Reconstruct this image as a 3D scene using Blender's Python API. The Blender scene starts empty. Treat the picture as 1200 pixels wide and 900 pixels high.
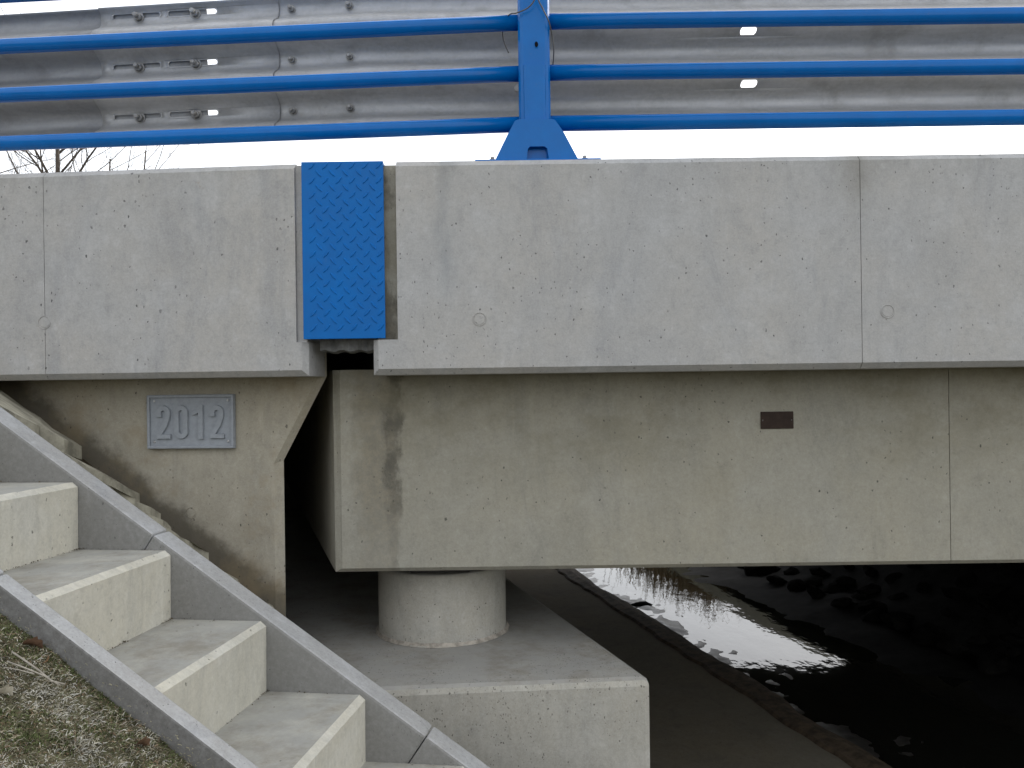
import bpy, bmesh, math, random
import numpy as np
from mathutils import Vector, Matrix, noise as mnoise

random.seed(7)
rng = np.random.default_rng(7)
S = bpy.context.scene
COL = S.collection
R = math.radians

# ------------------------------------------------------------------ camera
EYE = Vector((0.0, -2.7, 2.1))          # water level is z = 0
ROLL = 0.0135                            # slight tilt of the hand-held camera
RS, RC = math.sin(ROLL), math.cos(ROLL)
cam = bpy.data.cameras.new("camera")
cam.sensor_width = 36.0
cam.lens = 30.0                          # focal length = 1000 px at 1200 px width
cam.clip_start = 0.05
cam.clip_end = 3000
camo = bpy.data.objects.new("camera", cam)
COL.objects.link(camo)
camo.matrix_world = Matrix(((RC, RS, 0, EYE.x), (0, 0, -1, EYE.y), (-RS, RC, 0, EYE.z), (0, 0, 0, 1)))
S.camera = camo

# ------------------------------------------------------------------ sky and sun
SUN_EL, SUN_AZ = R(34), R(46)            # azimuth from +Y (beyond the bridge) towards +X
W = bpy.data.worlds.new("World")
S.world = W
W.use_nodes = True
wn = W.node_tree
bg = wn.nodes["Background"]
sky = wn.nodes.new("ShaderNodeTexSky")
sky.sky_type = 'NISHITA'
sky.sun_disc = False
sky.sun_elevation = SUN_EL
sky.sun_rotation = SUN_AZ
sky.air_density = 1.0
sky.dust_density = 3.0
sky.ozone_density = 1.0
hs = wn.nodes.new("ShaderNodeHueSaturation")
hs.inputs['Saturation'].default_value = 0.30
wn.links.new(sky.outputs[0], hs.inputs['Color'])
cloud = wn.nodes.new("ShaderNodeMix")     # even cloud cover over the clear-sky gradient
cloud.data_type = 'RGBA'
cloud.inputs[0].default_value = 0.52
cloud.inputs[7].default_value = (4.6, 4.72, 4.9, 1)
wn.links.new(hs.outputs[0], cloud.inputs[6])
wn.links.new(cloud.outputs[2], bg.inputs[0])
bg.inputs[1].default_value = 0.15

sl = bpy.data.lights.new("sun", 'SUN')
sl.energy = 0.8
sl.angle = R(25)
sl.color = (1.0, 0.95, 0.87)
so = bpy.data.objects.new("sun", sl)
COL.objects.link(so)
sd = Vector((math.sin(SUN_AZ) * math.cos(SUN_EL), math.cos(SUN_AZ) * math.cos(SUN_EL), math.sin(SUN_EL)))
so.rotation_euler = sd.to_track_quat('Z', 'Y').to_euler()
so.location = (0, 0, 20)

S.view_settings.view_transform = 'Standard'
S.view_settings.look = 'None'
S.view_settings.exposure = 1.32
S.cycles.max_bounces = 6
S.cycles.diffuse_bounces = 4
S.cycles.glossy_bounces = 3
S.cycles.caustics_reflective = False
S.cycles.caustics_refractive = False
S.view_settings.gamma = 1.0
S.view_settings.use_curve_mapping = False

# ------------------------------------------------------------------ measuring helpers
def uv(px, py):
    dx, dy = px - 600.0, py - 450.0
    return (dx * RC - dy * RS) / 1000.0, (dx * RS + dy * RC) / 1000.0

def P(px, py, y):
    """point seen at photo position (px,py) on the plane Y = y"""
    u, v = uv(px, py)
    d = y - EYE.y
    return Vector((u * d, y, EYE.z - v * d))

def PZ(px, py, z):
    u, v = uv(px, py)
    d = (EYE.z - z) / v
    return Vector((u * d, EYE.y + d, z))

KINK = R(4.4)                            # the approach bends away from the span
CK, SK = math.cos(KINK), math.sin(KINK)
XJ = P(400, 400, 0).x

def rotL(v, xj=XJ):
    x, y = v[0] - xj, v[1]
    return Vector((xj + x * CK + y * SK, -x * SK + y * CK, v[2]))

def Lc(px, py, yo, xj=XJ):
    """local (unbent) coordinates of the photo position on the approach's plane at depth yo"""
    u, v = uv(px, py)
    # point = EYE + d*(u,1,-v);  local y = (x-xj)*SK + y*CK = yo
    d = (yo + xj * SK - EYE.y * CK) / (u * SK + CK)
    x, y = u * d - xj, EYE.y + d
    return Vector((xj + x * CK - y * SK, yo, EYE.z - v * d))

# ------------------------------------------------------------------ mesh helpers
def obj(name, me, mat=None, parent=None, loc=(0, 0, 0)):
    o = bpy.data.objects.new(name, me)
    COL.objects.link(o)
    if mat is not None and len(me.materials) == 0:
        for m in (mat if isinstance(mat, (list, tuple)) else [mat]):
            me.materials.append(m)
    o.location = loc
    if parent is not None:
        o.parent = parent
    return o

def bm_obj(name, bm, mat, parent=None, smooth=False, xf=None):
    """link a bmesh given in world coordinates; the origin becomes the parent's, or its own base"""
    if xf is not None:
        for v in bm.verts:
            v.co = xf(v.co)
    if parent is not None:
        org = Vector(parent["org"])
    else:
        mn = [min(v.co[i] for v in bm.verts) for i in range(3)]
        mx = [max(v.co[i] for v in bm.verts) for i in range(3)]
        org = Vector(((mn[0] + mx[0]) / 2, (mn[1] + mx[1]) / 2, mn[2]))
    for v in bm.verts:
        v.co -= org
    bmesh.ops.recalc_face_normals(bm, faces=bm.faces)
    me = bpy.data.meshes.new(name)
    bm.to_mesh(me)
    bm.free()
    if smooth:
        for p in me.polygons:
            p.use_smooth = True
    o = obj(name, me, mat, parent, (0, 0, 0) if parent is not None else org)
    o["org"] = tuple(org)
    return o

def thing(name, label, cat, loc, group=None):
    o = bpy.data.objects.new(name, None)
    COL.objects.link(o)
    o.location = loc
    o.empty_display_size = 0.1
    o["org"] = tuple(loc)
    o["label"] = label
    o["category"] = cat
    if group:
        o["group"] = group
    return o

def tag(o, label, cat, group=None, kind=None):
    if label:
        o["label"] = label
    if cat:
        o["category"] = cat
    if group:
        o["group"] = group
    if kind:
        o["kind"] = kind
    return o

def struct(o, label=None):
    o["kind"] = "structure"
    if label:
        o["label"] = label
    return o

def add_box(bm, a, b, bev=0.0, seg=1):
    r = bmesh.ops.create_cube(bm, size=1.0)
    a, b = Vector(a), Vector(b)
    for v in r['verts']:
        v.co = Vector(((a.x + b.x) / 2 + v.co.x * (b.x - a.x), (a.y + b.y) / 2 + v.co.y * (b.y - a.y), (a.z + b.z) / 2 + v.co.z * (b.z - a.z)))
    if bev:
        es = list({e for v in r['verts'] for e in v.link_edges})
        bmesh.ops.bevel(bm, geom=es, offset=bev, segments=seg, affect='EDGES', profile=0.5)

def add_prism(bm, poly, y0, y1, skew=0.0):
    """polygon of (x,z) extruded along Y; skew = dX per metre of Y"""
    f = [bm.verts.new((x, y0, z)) for x, z in poly]
    k = [bm.verts.new((x + skew * (y1 - y0), y1, z)) for x, z in poly]
    bm.faces.new(f)
    bm.faces.new(list(reversed(k)))
    n = len(poly)
    for i in range(n):
        j = (i + 1) % n
        bm.faces.new((f[j], f[i], k[i], k[j]))
    return f, k

def bevel_where(bm, test, w, seg=1):
    bm.edges.ensure_lookup_table()
    es = [e for e in bm.edges if test(e.verts[0].co, e.verts[1].co)]
    if es:
        bmesh.ops.bevel(bm, geom=es, offset=w, segments=seg, affect='EDGES', profile=0.5)

def add_tube(bm, pts, rad, n=16, cap=True):
    pts = [Vector(p) for p in pts]
    rings = []
    up = None
    for i, p in enumerate(pts):
        t = (pts[min(i + 1, len(pts) - 1)] - pts[max(i - 1, 0)]).normalized()
        if up is None:
            up = t.orthogonal().normalized()
        a = (up - t * up.dot(t)).normalized()
        up = a
        b = t.cross(a)
        r = rad[i] if isinstance(rad, (list, tuple)) else rad
        rings.append([bm.verts.new(p + (a * math.cos(2 * math.pi * k / n) + b * math.sin(2 * math.pi * k / n)) * r) for k in range(n)])
    for A, B in zip(rings, rings[1:]):
        for k in range(n):
            f = bm.faces.new((A[k], A[(k + 1) % n], B[(k + 1) % n], B[k]))
            f.smooth = True
    if cap:
        bm.faces.new(list(reversed(rings[0])))
        bm.faces.new(rings[-1])

def add_lathe(bm, cx, cy, prof, n=64):
    rings = [[bm.verts.new((cx + r * math.cos(2 * math.pi * k / n), cy + r * math.sin(2 * math.pi * k / n), z)) for k in range(n)] for r, z in prof]
    for A, B in zip(rings, rings[1:]):
        for k in range(n):
            bm.faces.new((A[k], A[(k + 1) % n], B[(k + 1) % n], B[k])).smooth = True
    bm.faces.new(list(reversed(rings[0])))
    bm.faces.new(rings[-1])

# ------------------------------------------------------------------ materials
class NT:
    def __init__(self, name):
        self.m = bpy.data.materials.new(name)
        self.m.use_nodes = True
        self.t = self.m.node_tree
        self.b = self.t.nodes["Principled BSDF"]
        self.pos = self.t.nodes.new("ShaderNodeNewGeometry").outputs['Position']
        self.nrm = self.pos.node.outputs['Normal']
    def n(self, kind, **kw):
        x = self.t.nodes.new(kind)
        for k, v in kw.items():
            setattr(x, k, v)
        return x
    def link(self, a, b):
        if isinstance(a, (int, float)):
            b.default_value = a
        elif isinstance(a, tuple):
            b.default_value = a if len(a) == 4 or b.type == 'VECTOR' else (*a, 1)
        else:
            self.t.links.new(a, b)
    def math(self, op, a, b=0.0, c=0.0, clamp=False):
        x = self.n("ShaderNodeMath", operation=op, use_clamp=clamp)
        for i, s in enumerate((a, b, c)):
            self.link(s, x.inputs[i])
        return x.outputs[0]
    def mapping(self, scale=(1, 1, 1), loc=(0, 0, 0), rot=(0, 0, 0), src=None):
        x = self.n("ShaderNodeMapping")
        self.link(src or self.pos, x.inputs[0])
        x.inputs['Scale'].default_value = scale
        x.inputs['Location'].default_value = loc
        x.inputs['Rotation'].default_value = rot
        return x.outputs[0]
    def noise(self, scale, detail=4, rough=0.55, vec=None, dist=0.0):
        x = self.n("ShaderNodeTexNoise")
        self.link(vec or self.pos, x.inputs['Vector'])
        x.inputs['Scale'].default_value = scale
        x.inputs['Detail'].default_value = detail
        x.inputs['Roughness'].default_value = rough
        x.inputs['Distortion'].default_value = dist
        return x.outputs['Fac']
    def ramp(self, f, a, b, lo=0.0, hi=1.0):
        x = self.n("ShaderNodeMapRange", clamp=True, interpolation_type='SMOOTHSTEP')
        self.link(f, x.inputs[0])
        x.inputs[1].default_value, x.inputs[2].default_value = a, b
        x.inputs[3].default_value, x.inputs[4].default_value = lo, hi
        return x.outputs[0]
    def mix(self, f, a, b, blend='MIX'):
        x = self.n("ShaderNodeMix", data_type='RGBA', blend_type=blend)
        self.link(f, x.inputs[0])
        self.link(a, x.inputs[6])
        self.link(b, x.inputs[7])
        return x.outputs[2]
    def bump(self, h, strength=0.3, dist=0.002, prev=None):
        x = self.n("ShaderNodeBump")
        x.inputs['Strength'].default_value = strength
        x.inputs['Distance'].default_value = dist
        self.link(h, x.inputs['Height'])
        if prev is not None:
            self.link(prev, x.inputs['Normal'])
        return x.outputs[0]
    def voro(self, scale, vec=None, rnd=1.0):
        x = self.n("ShaderNodeTexVoronoi")
        self.link(vec or self.pos, x.inputs['Vector'])
        x.inputs['Scale'].default_value = scale
        x.inputs['Randomness'].default_value = rnd
        return x.outputs['Distance'], x.outputs['Color']
    def sep(self, v):
        x = self.n("ShaderNodeSeparateXYZ")
        self.link(v, x.inputs[0])
        return x.outputs
    def out(self, col, rough=0.8, normal=None, spec=0.3, metal=0.0):
        self.link(col, self.b.inputs['Base Color'])
        self.link(rough, self.b.inputs['Roughness'])
        self.b.inputs['Specular IOR Level'].default_value = spec
        self.link(metal, self.b.inputs['Metallic'])
        if normal is not None:
            self.link(normal, self.b.inputs['Normal'])
        return self.m

def concrete(name, base, warm, pale, holes=0.12, streak=0.35, tread=None, extra=None, hole_scale=26, rough=0.85):
    T = NT(name)
    big = T.noise(1.7, 5, 0.6)
    mid = T.noise(6.0, 6, 0.65)
    vert = T.noise(1.0, 5, 0.6, vec=T.mapping((14, 14, 0.9)))
    fine = T.noise(170, 3, 0.7)
    grit = T.noise(60, 4, 0.7)
    c = T.mix(T.ramp(big, 0.32, 0.68), base, warm)
    c = T.mix(T.math('MULTIPLY', T.ramp(mid, 0.45, 0.72), 0.55), c, pale)
    dk = tuple(x * 0.72 for x in base)
    c = T.mix(T.math('MULTIPLY', T.ramp(vert, 0.5, 0.75), streak), c, dk)
    # cloudy hydration marks
    cl = T.noise(3.1, 7, 0.7, vec=T.mapping((1, 1, 0.7), (3.1, 1.7, 9.2)), dist=0.6)
    c = T.mix(T.math('MULTIPLY', T.ramp(cl, 0.52, 0.70), 0.38), c, tuple(x * 0.78 for x in base))
    # small freckles and smears of cement skin
    fr = T.noise(24, 6, 0.8, vec=T.mapping((1, 1, .8), (1, 6, 2)))
    c = T.mix(T.ramp(fr, 0.50, 0.70, 0, 0.55), c, tuple(x * 0.70 for x in base))
    c = T.mix(T.ramp(fr, 0.47, 0.30, 0, 0.40), c, tuple(min(1, x * 1.12) for x in pale))
    sm = T.noise(1.0, 6, 0.75, vec=T.mapping((4.5, 4.5, 1.3), (11, 2, 5)), dist=.8)
    c = T.mix(T.ramp(sm, 0.50, 0.68, 0, 0.42), c, (base[0] * .66, base[1] * .68, base[2] * .72))
    c = T.mix(T.ramp(grit, 0.35, 0.75, 0.0, 0.30), c, tuple(x * 0.66 for x in base))
    c = T.mix(T.ramp(fine, 0.3, 0.8, 0.0, 0.22), c, tuple(min(1, x * 1.3) for x in pale))
    h = T.math('ADD', T.math('MULTIPLY', fine, 0.35), T.math('MULTIPLY', grit, 0.6))
    if tread is not None:
        nz = T.sep(T.nrm)[2]
        tn = T.noise(9, 6, 0.7)
        up = T.ramp(nz, 0.75, 0.95)
        c = T.mix(T.math('MULTIPLY', up, T.ramp(tn, 0.2, 0.65, 0.45, 1.0)), c, tread)
        td = T.noise(5, 7, 0.75, vec=T.mapping((1, 1, 1), (7, 3, 1)))
        c = T.mix(T.math('MULTIPLY', up, T.ramp(td, 0.44, 0.70, 0, 0.6)), c, (0.20, 0.172, 0.125))
    if extra:
        c = extra(T, c)
    # blow holes of two sizes, only in some cells, gathered in drifts
    drift = T.noise(2.3, 3, 0.6, vec=T.mapping((1, 1, 1), (4, 9, 2)))
    wn_ = T.n("ShaderNodeTexNoise")
    T.link(T.pos, wn_.inputs['Vector'])
    wn_.inputs['Scale'].default_value = 140
    wn_.inputs['Detail'].default_value = 3
    va = T.n("ShaderNodeVectorMath", operation='MULTIPLY_ADD')
    T.link(wn_.outputs['Color'], va.inputs[0])
    va.inputs[1].default_value = (.009, .009, .012)
    T.link(T.pos, va.inputs[2])
    shade = T.noise(31, 2, .5)
    for sc, share, rad in ((hole_scale, holes * .5, 0.12), (hole_scale * 2.0, holes * .75, 0.17), (hole_scale * 4.2, holes * 1.5, 0.25)):
        d, cc = T.voro(sc, vec=T.mapping((1, 1, 0.72), src=va.outputs[0]))
        s = T.sep(cc)
        pick = T.math('LESS_THAN', s[0], T.math('MULTIPLY', T.ramp(drift, 0.40, 0.68, 0.10, 1.9), share))
        r = T.math('MULTIPLY_ADD', s[1], rad, rad * 0.45)
        inside = T.math('MULTIPLY', pick, T.ramp(T.math('SUBTRACT', r, d), 0.0, 0.05))
        c = T.mix(T.math('MULTIPLY', inside, T.ramp(shade, .3, .7, .3, .9)), c, tuple(x * 0.22 for x in base))
        h = T.math('SUBTRACT', h, T.math('MULTIPLY', inside, 1.6))
    return T.out(c, rough, T.bump(h, 0.35, 0.003), 0.25)

def fascia_extra(T, c):
    x = T.sep(T.pos)
    # bluish-grey wash mark running down beside the joint, and rusty freckles
    w = T.noise(5, 5, 0.7, vec=T.mapping((1, 1, 0.35)))
    px = T.math('MULTIPLY_ADD', T.noise(2.2, 4, 0.6), 0.22, -0.11)
    line = T.math('ABSOLUTE', T.math('SUBTRACT', T.math('ADD', x[0], px), P(528, 300, 0).x))
    zed = T.ramp(x[2], P(528, 380, 0).z, P(528, 300, 0).z)
    m = T.math('MULTIPLY', T.ramp(line, 0.05, 0.0), T.math('MULTIPLY', T.ramp(w, 0.42, 0.62), zed))
    c = T.mix(T.math('MULTIPLY', m, 0.35), c, (0.20, 0.225, 0.245))
    # dirt run at the shutter joint on the right and grime under the top edge
    line2 = T.math('ABSOLUTE', T.math('SUBTRACT', T.math('ADD', x[0], T.math('MULTIPLY', px, 0.3)), P(1007, 230, 0).x))
    m2 = T.math('MULTIPLY', T.ramp(line2, 0.085, 0.0), T.ramp(x[2], P(1007, 300, 0).z, P(1007, 190, 0).z))
    c = T.mix(T.math('MULTIPLY', m2, T.ramp(w, 0.35, 0.65, 0.05, 0.5)), c, (0.18, 0.165, 0.13))
    g = T.noise(7, 5, 0.7, vec=T.mapping((1, 1, 0.5), (5, 5, 5)))
    m3 = T.math('MULTIPLY', T.ramp(x[2], P(800, 245, 0).z, P(800, 185, 0).z), T.ramp(g, 0.45, 0.7))
    c = T.mix(T.math('MULTIPLY', m3, 0.35), c, (0.21, 0.205, 0.185))
    rust = T.noise(11, 4, 0.75, vec=T.mapping((1, 1, 1), (2, 2, 8)))
    c = T.mix(T.ramp(rust, 0.66, 0.76, 0, 0.35), c, (0.26, 0.19, 0.11))
    return c

def girder_extra(T, c):
    x = T.sep(T.pos)
    # wet, honeycombed run at the left end below the joint
    wob = T.math('MULTIPLY_ADD', T.noise(6, 6, 0.7, vec=T.mapping((1, 1, 0.55))), 0.26, -0.13)
    lx = T.math('ADD', x[0], wob)
    xa, xb, xc = P(415, 550, .25).x, P(452, 550, .25).x, P(472, 550, .25).x
    band = T.math('MULTIPLY', T.ramp(lx, xa - .03, xa + .03), T.ramp(lx, xc + .01, xc - .03))
    dn = T.math('MULTIPLY', band, T.ramp(x[2], P(450, 655, .25).z, P(450, 585, .25).z, 0.55, 1.0))
    sp = T.noise(38, 4, 0.7)
    hc = T.mix(T.ramp(sp, 0.4, 0.65), (0.13, 0.115, 0.085), (0.24, 0.195, 0.125))
    c = T.mix(T.math('MULTIPLY', dn, 0.42), c, hc)
    core = T.math('MULTIPLY', T.ramp(lx, xb - .03, xb + .01), T.ramp(lx, xc + .012, xc - .022))
    c = T.mix(T.math('MULTIPLY', core, T.math('MULTIPLY', T.ramp(T.noise(13, 6, .75), 0.35, 0.65, 0.25, 0.9), T.ramp(x[2], P(450, 640, .25).z, P(450, 560, .25).z, .35, 1))), c, (0.12, 0.112, 0.092))
    # darker ochre clouds, denser towards the top
    cl = T.noise(2.2, 6, 0.7, vec=T.mapping((1, 1, 1.5), (8, 1, 3)))
    m = T.math('MULTIPLY', T.ramp(cl, 0.45, 0.68), T.ramp(x[2], P(600, 620, .25).z, P(600, 450, .25).z, 0.1, 1))
    c = T.mix(T.math('MULTIPLY', m, 0.5), c, (0.185, 0.165, 0.105))
    return c

def abut_extra(T, c):
    x = T.sep(T.pos)
    # soil splash, with soft contact shade painted in, where the wall meets the bank
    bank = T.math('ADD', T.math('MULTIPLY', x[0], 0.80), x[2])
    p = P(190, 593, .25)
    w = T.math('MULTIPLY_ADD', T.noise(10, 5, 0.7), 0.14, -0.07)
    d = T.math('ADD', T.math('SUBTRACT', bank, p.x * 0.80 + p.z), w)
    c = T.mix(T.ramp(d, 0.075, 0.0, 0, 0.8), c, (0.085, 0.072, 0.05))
    cl = T.noise(3.5, 6, 0.7, vec=T.mapping((1, 1, 1), (8, 1, 3)))
    c = T.mix(T.ramp(cl, 0.5, 0.72, 0, 0.5), c, (0.30, 0.235, 0.14))
    return c

M_FASC = concrete("fascia_concrete", (0.392, 0.390, 0.384), (0.432, 0.412, 0.380), (0.50, 0.50, 0.497), 0.085, 0.25, extra=fascia_extra, hole_scale=20)
M_GIRD = concrete("girder_concrete", (0.338, 0.322, 0.268), (0.365, 0.338, 0.266), (0.41, 0.394, 0.34), 0.03, 0.2, extra=girder_extra)
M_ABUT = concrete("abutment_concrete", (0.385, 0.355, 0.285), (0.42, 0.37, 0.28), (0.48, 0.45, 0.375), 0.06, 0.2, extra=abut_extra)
M_CAP = concrete("pier_concrete", (0.385, 0.372, 0.325), (0.42, 0.39, 0.325), (0.50, 0.485, 0.44), 0.24, 0.15, tread=(0.335, 0.328, 0.305), hole_scale=30)
M_STEP = concrete("step_concrete", (0.545, 0.522, 0.44), (0.585, 0.55, 0.45), (0.64, 0.62, 0.555), 0.045, 0.25, tread=(0.34, 0.335, 0.305))
def kerb_dirt_tone(T, c, grime_tone=(0.135, 0.13, 0.12), speck=.5):  # camera-facing sides darkened: dirt on the front kerb, plain darker tone on the back
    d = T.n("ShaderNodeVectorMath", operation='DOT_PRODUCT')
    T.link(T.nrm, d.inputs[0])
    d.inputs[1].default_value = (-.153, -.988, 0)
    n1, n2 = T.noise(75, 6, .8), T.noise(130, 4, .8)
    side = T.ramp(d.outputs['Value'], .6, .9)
    c = T.mix(T.math('MULTIPLY', side, T.ramp(n1, .3, .65, .62, .92)), c, grime_tone)
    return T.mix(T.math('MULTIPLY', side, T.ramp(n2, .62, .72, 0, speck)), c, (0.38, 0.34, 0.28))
M_CURBD = concrete("dirty_kerb_concrete", (0.335, 0.335, 0.325), (0.36, 0.35, 0.33), (0.49, 0.495, 0.50), 0.07, 0.1, hole_scale=60, extra=kerb_dirt_tone)
M_CURB = concrete("dark_sided_kerb_concrete", (0.335, 0.335, 0.325), (0.36, 0.35, 0.33), (0.49, 0.495, 0.50), 0.07, 0.1, hole_scale=60, extra=lambda T, c: kerb_dirt_tone(T, c, (0.205, 0.20, 0.185), .2))  # back kerb: faces towards the camera mixed darker grey
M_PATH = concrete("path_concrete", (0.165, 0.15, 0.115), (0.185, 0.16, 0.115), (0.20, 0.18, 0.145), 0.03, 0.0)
M_PATH.node_tree.nodes['Principled BSDF'].inputs['Specular IOR Level'].default_value = 0.04
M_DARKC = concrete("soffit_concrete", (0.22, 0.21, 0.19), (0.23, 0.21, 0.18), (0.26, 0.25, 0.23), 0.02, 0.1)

def paint_blue(name, r0, r1, spec):
    T = NT(name)
    n = T.noise(8, 5, 0.7)
    f = T.noise(220, 2, 0.6)
    c = T.mix(T.ramp(n, 0.35, 0.7), (0.001, 0.125, 0.42), (0.001, 0.142, 0.47))
    d = T.noise(35, 5, 0.75)
    c = T.mix(T.ramp(d, 0.60, 0.78, 0, 0.35), c, (0.06, 0.13, 0.30))
    r = T.ramp(n, 0.3, 0.7, r0, r1)
    return T.out(c, r, T.bump(f, 0.08, 0.0005), spec)
M_BLUE = paint_blue('blue_powder_coat', 0.16, 0.26, 0.24)
M_BLUEP = paint_blue('blue_plate_paint', 0.38, 0.52, 0.2)

def galvanised(name, a, b, dark):
    T = NT(name)
    n = T.noise(1.0, 6, 0.7, vec=T.mapping((2.0, 12, 16)))
    d, cc = T.voro(95)
    sp = T.sep(cc)[0]
    cl = T.noise(7, 6, 0.7)
    c = T.mix(T.ramp(n, 0.35, 0.7), a, b)
    c = T.mix(T.math('MULTIPLY', sp, 0.22), c, tuple(x * 1.25 for x in b))
    c = T.mix(T.ramp(cl, 0.5, 0.75, 0, 0.55), c, dark)
    return T.out(c, T.ramp(cl, 0.3, 0.7, 0.42, 0.62), T.bump(T.noise(60, 4, 0.6), 0.08, 0.001), 0.5, 0.4)
M_GALV = galvanised("galvanised_steel", (0.38, 0.375, 0.36), (0.50, 0.495, 0.485), (0.28, 0.265, 0.24))
M_GALV_DK = galvanised("weathered_galvanised_steel", (0.26, 0.26, 0.26), (0.34, 0.34, 0.335), (0.20, 0.195, 0.19))
M_BOLT = galvanised("bolt_steel", (0.28, 0.27, 0.25), (0.40, 0.39, 0.37), (0.14, 0.12, 0.10))

def plain(name, col, rough=0.6, spec=0.3, metal=0.0, var=0.25, scale=20, bump=0.1):
    T = NT(name)
    n = T.noise(scale, 5, 0.65)
    c = T.mix(T.ramp(n, 0.3, 0.7), tuple(x * (1 - var) for x in col), tuple(min(1, x * (1 + var)) for x in col))
    return T.out(c, rough, T.bump(n, bump, 0.002), spec, metal)
M_SIGN = plain("grey_cast_plaque", (0.32, 0.342, 0.37), 0.55, 0.4, 0.0, 0.08, 60, 0.05)
M_SCREW = plain("screw_steel", (0.55, 0.55, 0.55), 0.35, 0.5, 0.8, 0.1)
M_BRONZE = plain("brown_plate", (0.038, 0.024, 0.018), 0.6, 0.2, 0.0, 0.2, 40)
M_RUBBER = plain("joint_rubber", (0.14, 0.14, 0.135), 0.7, 0.2, 0.0, 0.4, 18)
M_WIRE = plain("wire_sheath", (0.10, 0.095, 0.09), 0.5, 0.3)
M_BEAR = plain("bearing_steel", (0.06, 0.055, 0.05), 0.6, 0.3)
M_STONE = plain("paving_stone", (0.33, 0.31, 0.245), 0.9, 0.2, 0.0, 0.35, 14, 0.7)
M_SOIL = plain("damp_soil", (0.085, 0.067, 0.042), 0.95, 0.15, 0.0, 0.5, 30, 0.9)
M_MOSS = plain("mossy_soil", (0.085, 0.078, 0.046), 0.95, 0.15, 0.0, 0.5, 40, 0.9)
M_SILT = plain("brown_silt", (0.075, 0.055, 0.036), 0.85, 0.25, 0.0, 0.45, 16, 0.8)
M_SHADEMUD = plain("shade_dark_mud", (0.008, 0.0078, 0.007), 0.8, 0.08, 0.0, 0.4, 9, 0.6)
M_MUD = plain("wet_mud", (0.05, 0.047, 0.042), 0.35, 0.4, 0.0, 0.4, 14, 0.6)
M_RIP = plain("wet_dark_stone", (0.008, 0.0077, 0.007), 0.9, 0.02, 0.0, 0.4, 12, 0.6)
M_GROUND = plain("rough_ground", (0.07, 0.065, 0.036), 0.95, 0.15, 0.0, 0.4, 3, 0.6)
M_BARK = plain("grey_bark", (0.075, 0.062, 0.05), 0.9, 0.15, 0.0, 0.3, 8, 0.4)
M_LEAF = plain("dry_oak_leaf", (0.135, 0.078, 0.05), 0.75, 0.2, 0.0, 0.35, 50, 0.4)
M_STRAW = plain("dry_stem", (0.33, 0.30, 0.25), 0.8, 0.2, 0.0, 0.25, 60, 0.2)
G_DRY = plain("grass_dry", (0.36, 0.33, 0.24), 0.85, 0.15, 0.0, 0.35, 25, 0)
G_GREY = plain("grass_bleached", (0.50, 0.48, 0.42), 0.85, 0.15, 0.0, 0.3, 25, 0)
G_GREEN = plain("moss_green", (0.11, 0.13, 0.052), 0.85, 0.15, 0.0, 0.4, 25, 0)
G_BROWN = plain("grass_brown", (0.19, 0.135, 0.085), 0.85, 0.15, 0.0, 0.4, 25, 0)
M_REED = plain("dry_reed", (0.20, 0.145, 0.07), 0.85, 0.2, 0.0, 0.35, 6, 0)

def water():
    T = NT("stream_water")
    a = T.noise(2.6, 4, 0.55, vec=T.mapping((1, 0.55, 1), rot=(0, 0, R(-15))))
    b = T.noise(11, 3, 0.5, vec=T.mapping((1, 0.6, 1)))
    h = T.math('ADD', a, T.math('MULTIPLY', b, 0.12))
    return T.out((0.012, 0.012, 0.010), 0.03, T.bump(h, 0.075, 0.05), 0.5)
M_WATER = water()
M_WATER.node_tree.nodes["Principled BSDF"].inputs['IOR'].default_value = 1.333

# ------------------------------------------------------------------ setting: ground, path, stream
SKEW = -0.27                              # the stream runs towards -X as it goes away from us
def strip(name, rows, mat, ys, wob=0.0, seed=0):
    """sheet through (w, z) rows, w measured across the stream at Y = 0"""
    bm = bmesh.new()
    g = []
    for y in ys:
        line = []
        for i, (w, z) in enumerate(rows):
            k = wob * mnoise.noise((w * 1.7 + seed, y * 1.4, 0.3)) if wob else 0
            k += wob * 0.5 * mnoise.noise((w * 5 + seed, y * 6.1, 3.3)) if wob else 0
            line.append(bm.verts.new((w + SKEW * y + k, y, z)))
        g.append(line)
    for A, B in zip(g, g[1:]):
        for i in range(len(rows) - 1):
            bm.faces.new((A[i], A[i + 1], B[i + 1], B[i]))
    return bm_obj(name, bm, mat)

zp = 0.20                                 # walkway level
e1, e2 = PZ(989, 897, zp), PZ(664, 670, zp)
WP = (e1.x - SKEW * e1.y + e2.x - SKEW * e2.y) / 2
ysfar = [-220, -60, -20, -8, -4] + [x * 0.25 - 3 for x in range(0, 60)] + [13, 16, 22, 40, 90, 260]
WR = 3.75                                  # right bank's foot
gr = strip("ground", [(-320, -0.02), (-60, 0.10), (-12, zp - .03), (WP + .02, zp - .03), (WP + .30, -0.05), (WP + .6, -0.35), (WR - .5, -0.35), (WR - .1, -.03), (WR + .9, -0.05), (WR + 2.6, 0.70), (40, 1.3), (320, 1.0)], M_GROUND, ysfar)
struct(gr, "rough earth with the stream bed cut through it")
ysn = [x * 0.12 - 3.0 for x in range(0, 130)]
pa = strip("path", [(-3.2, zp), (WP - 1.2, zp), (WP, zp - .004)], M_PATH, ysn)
struct(pa, "dark concrete walkway under the bridge")
rows = [(WP - .03, zp - .006), (WP - .01, zp + .012), (WP + .03, zp + .016), (WP + .07, zp + .022), (WP + .11, zp + .016), (WP + .15, zp + .004), (WP + .19, zp - .03), (WP + .24, 0.08), (WP + .30, -0.012), (WP + .42, -0.08)]
sb = strip("silt_bank", rows, M_SILT, [x * 0.04 - 3.0 for x in range(0, 390)], wob=0.05, seed=3)
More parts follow.
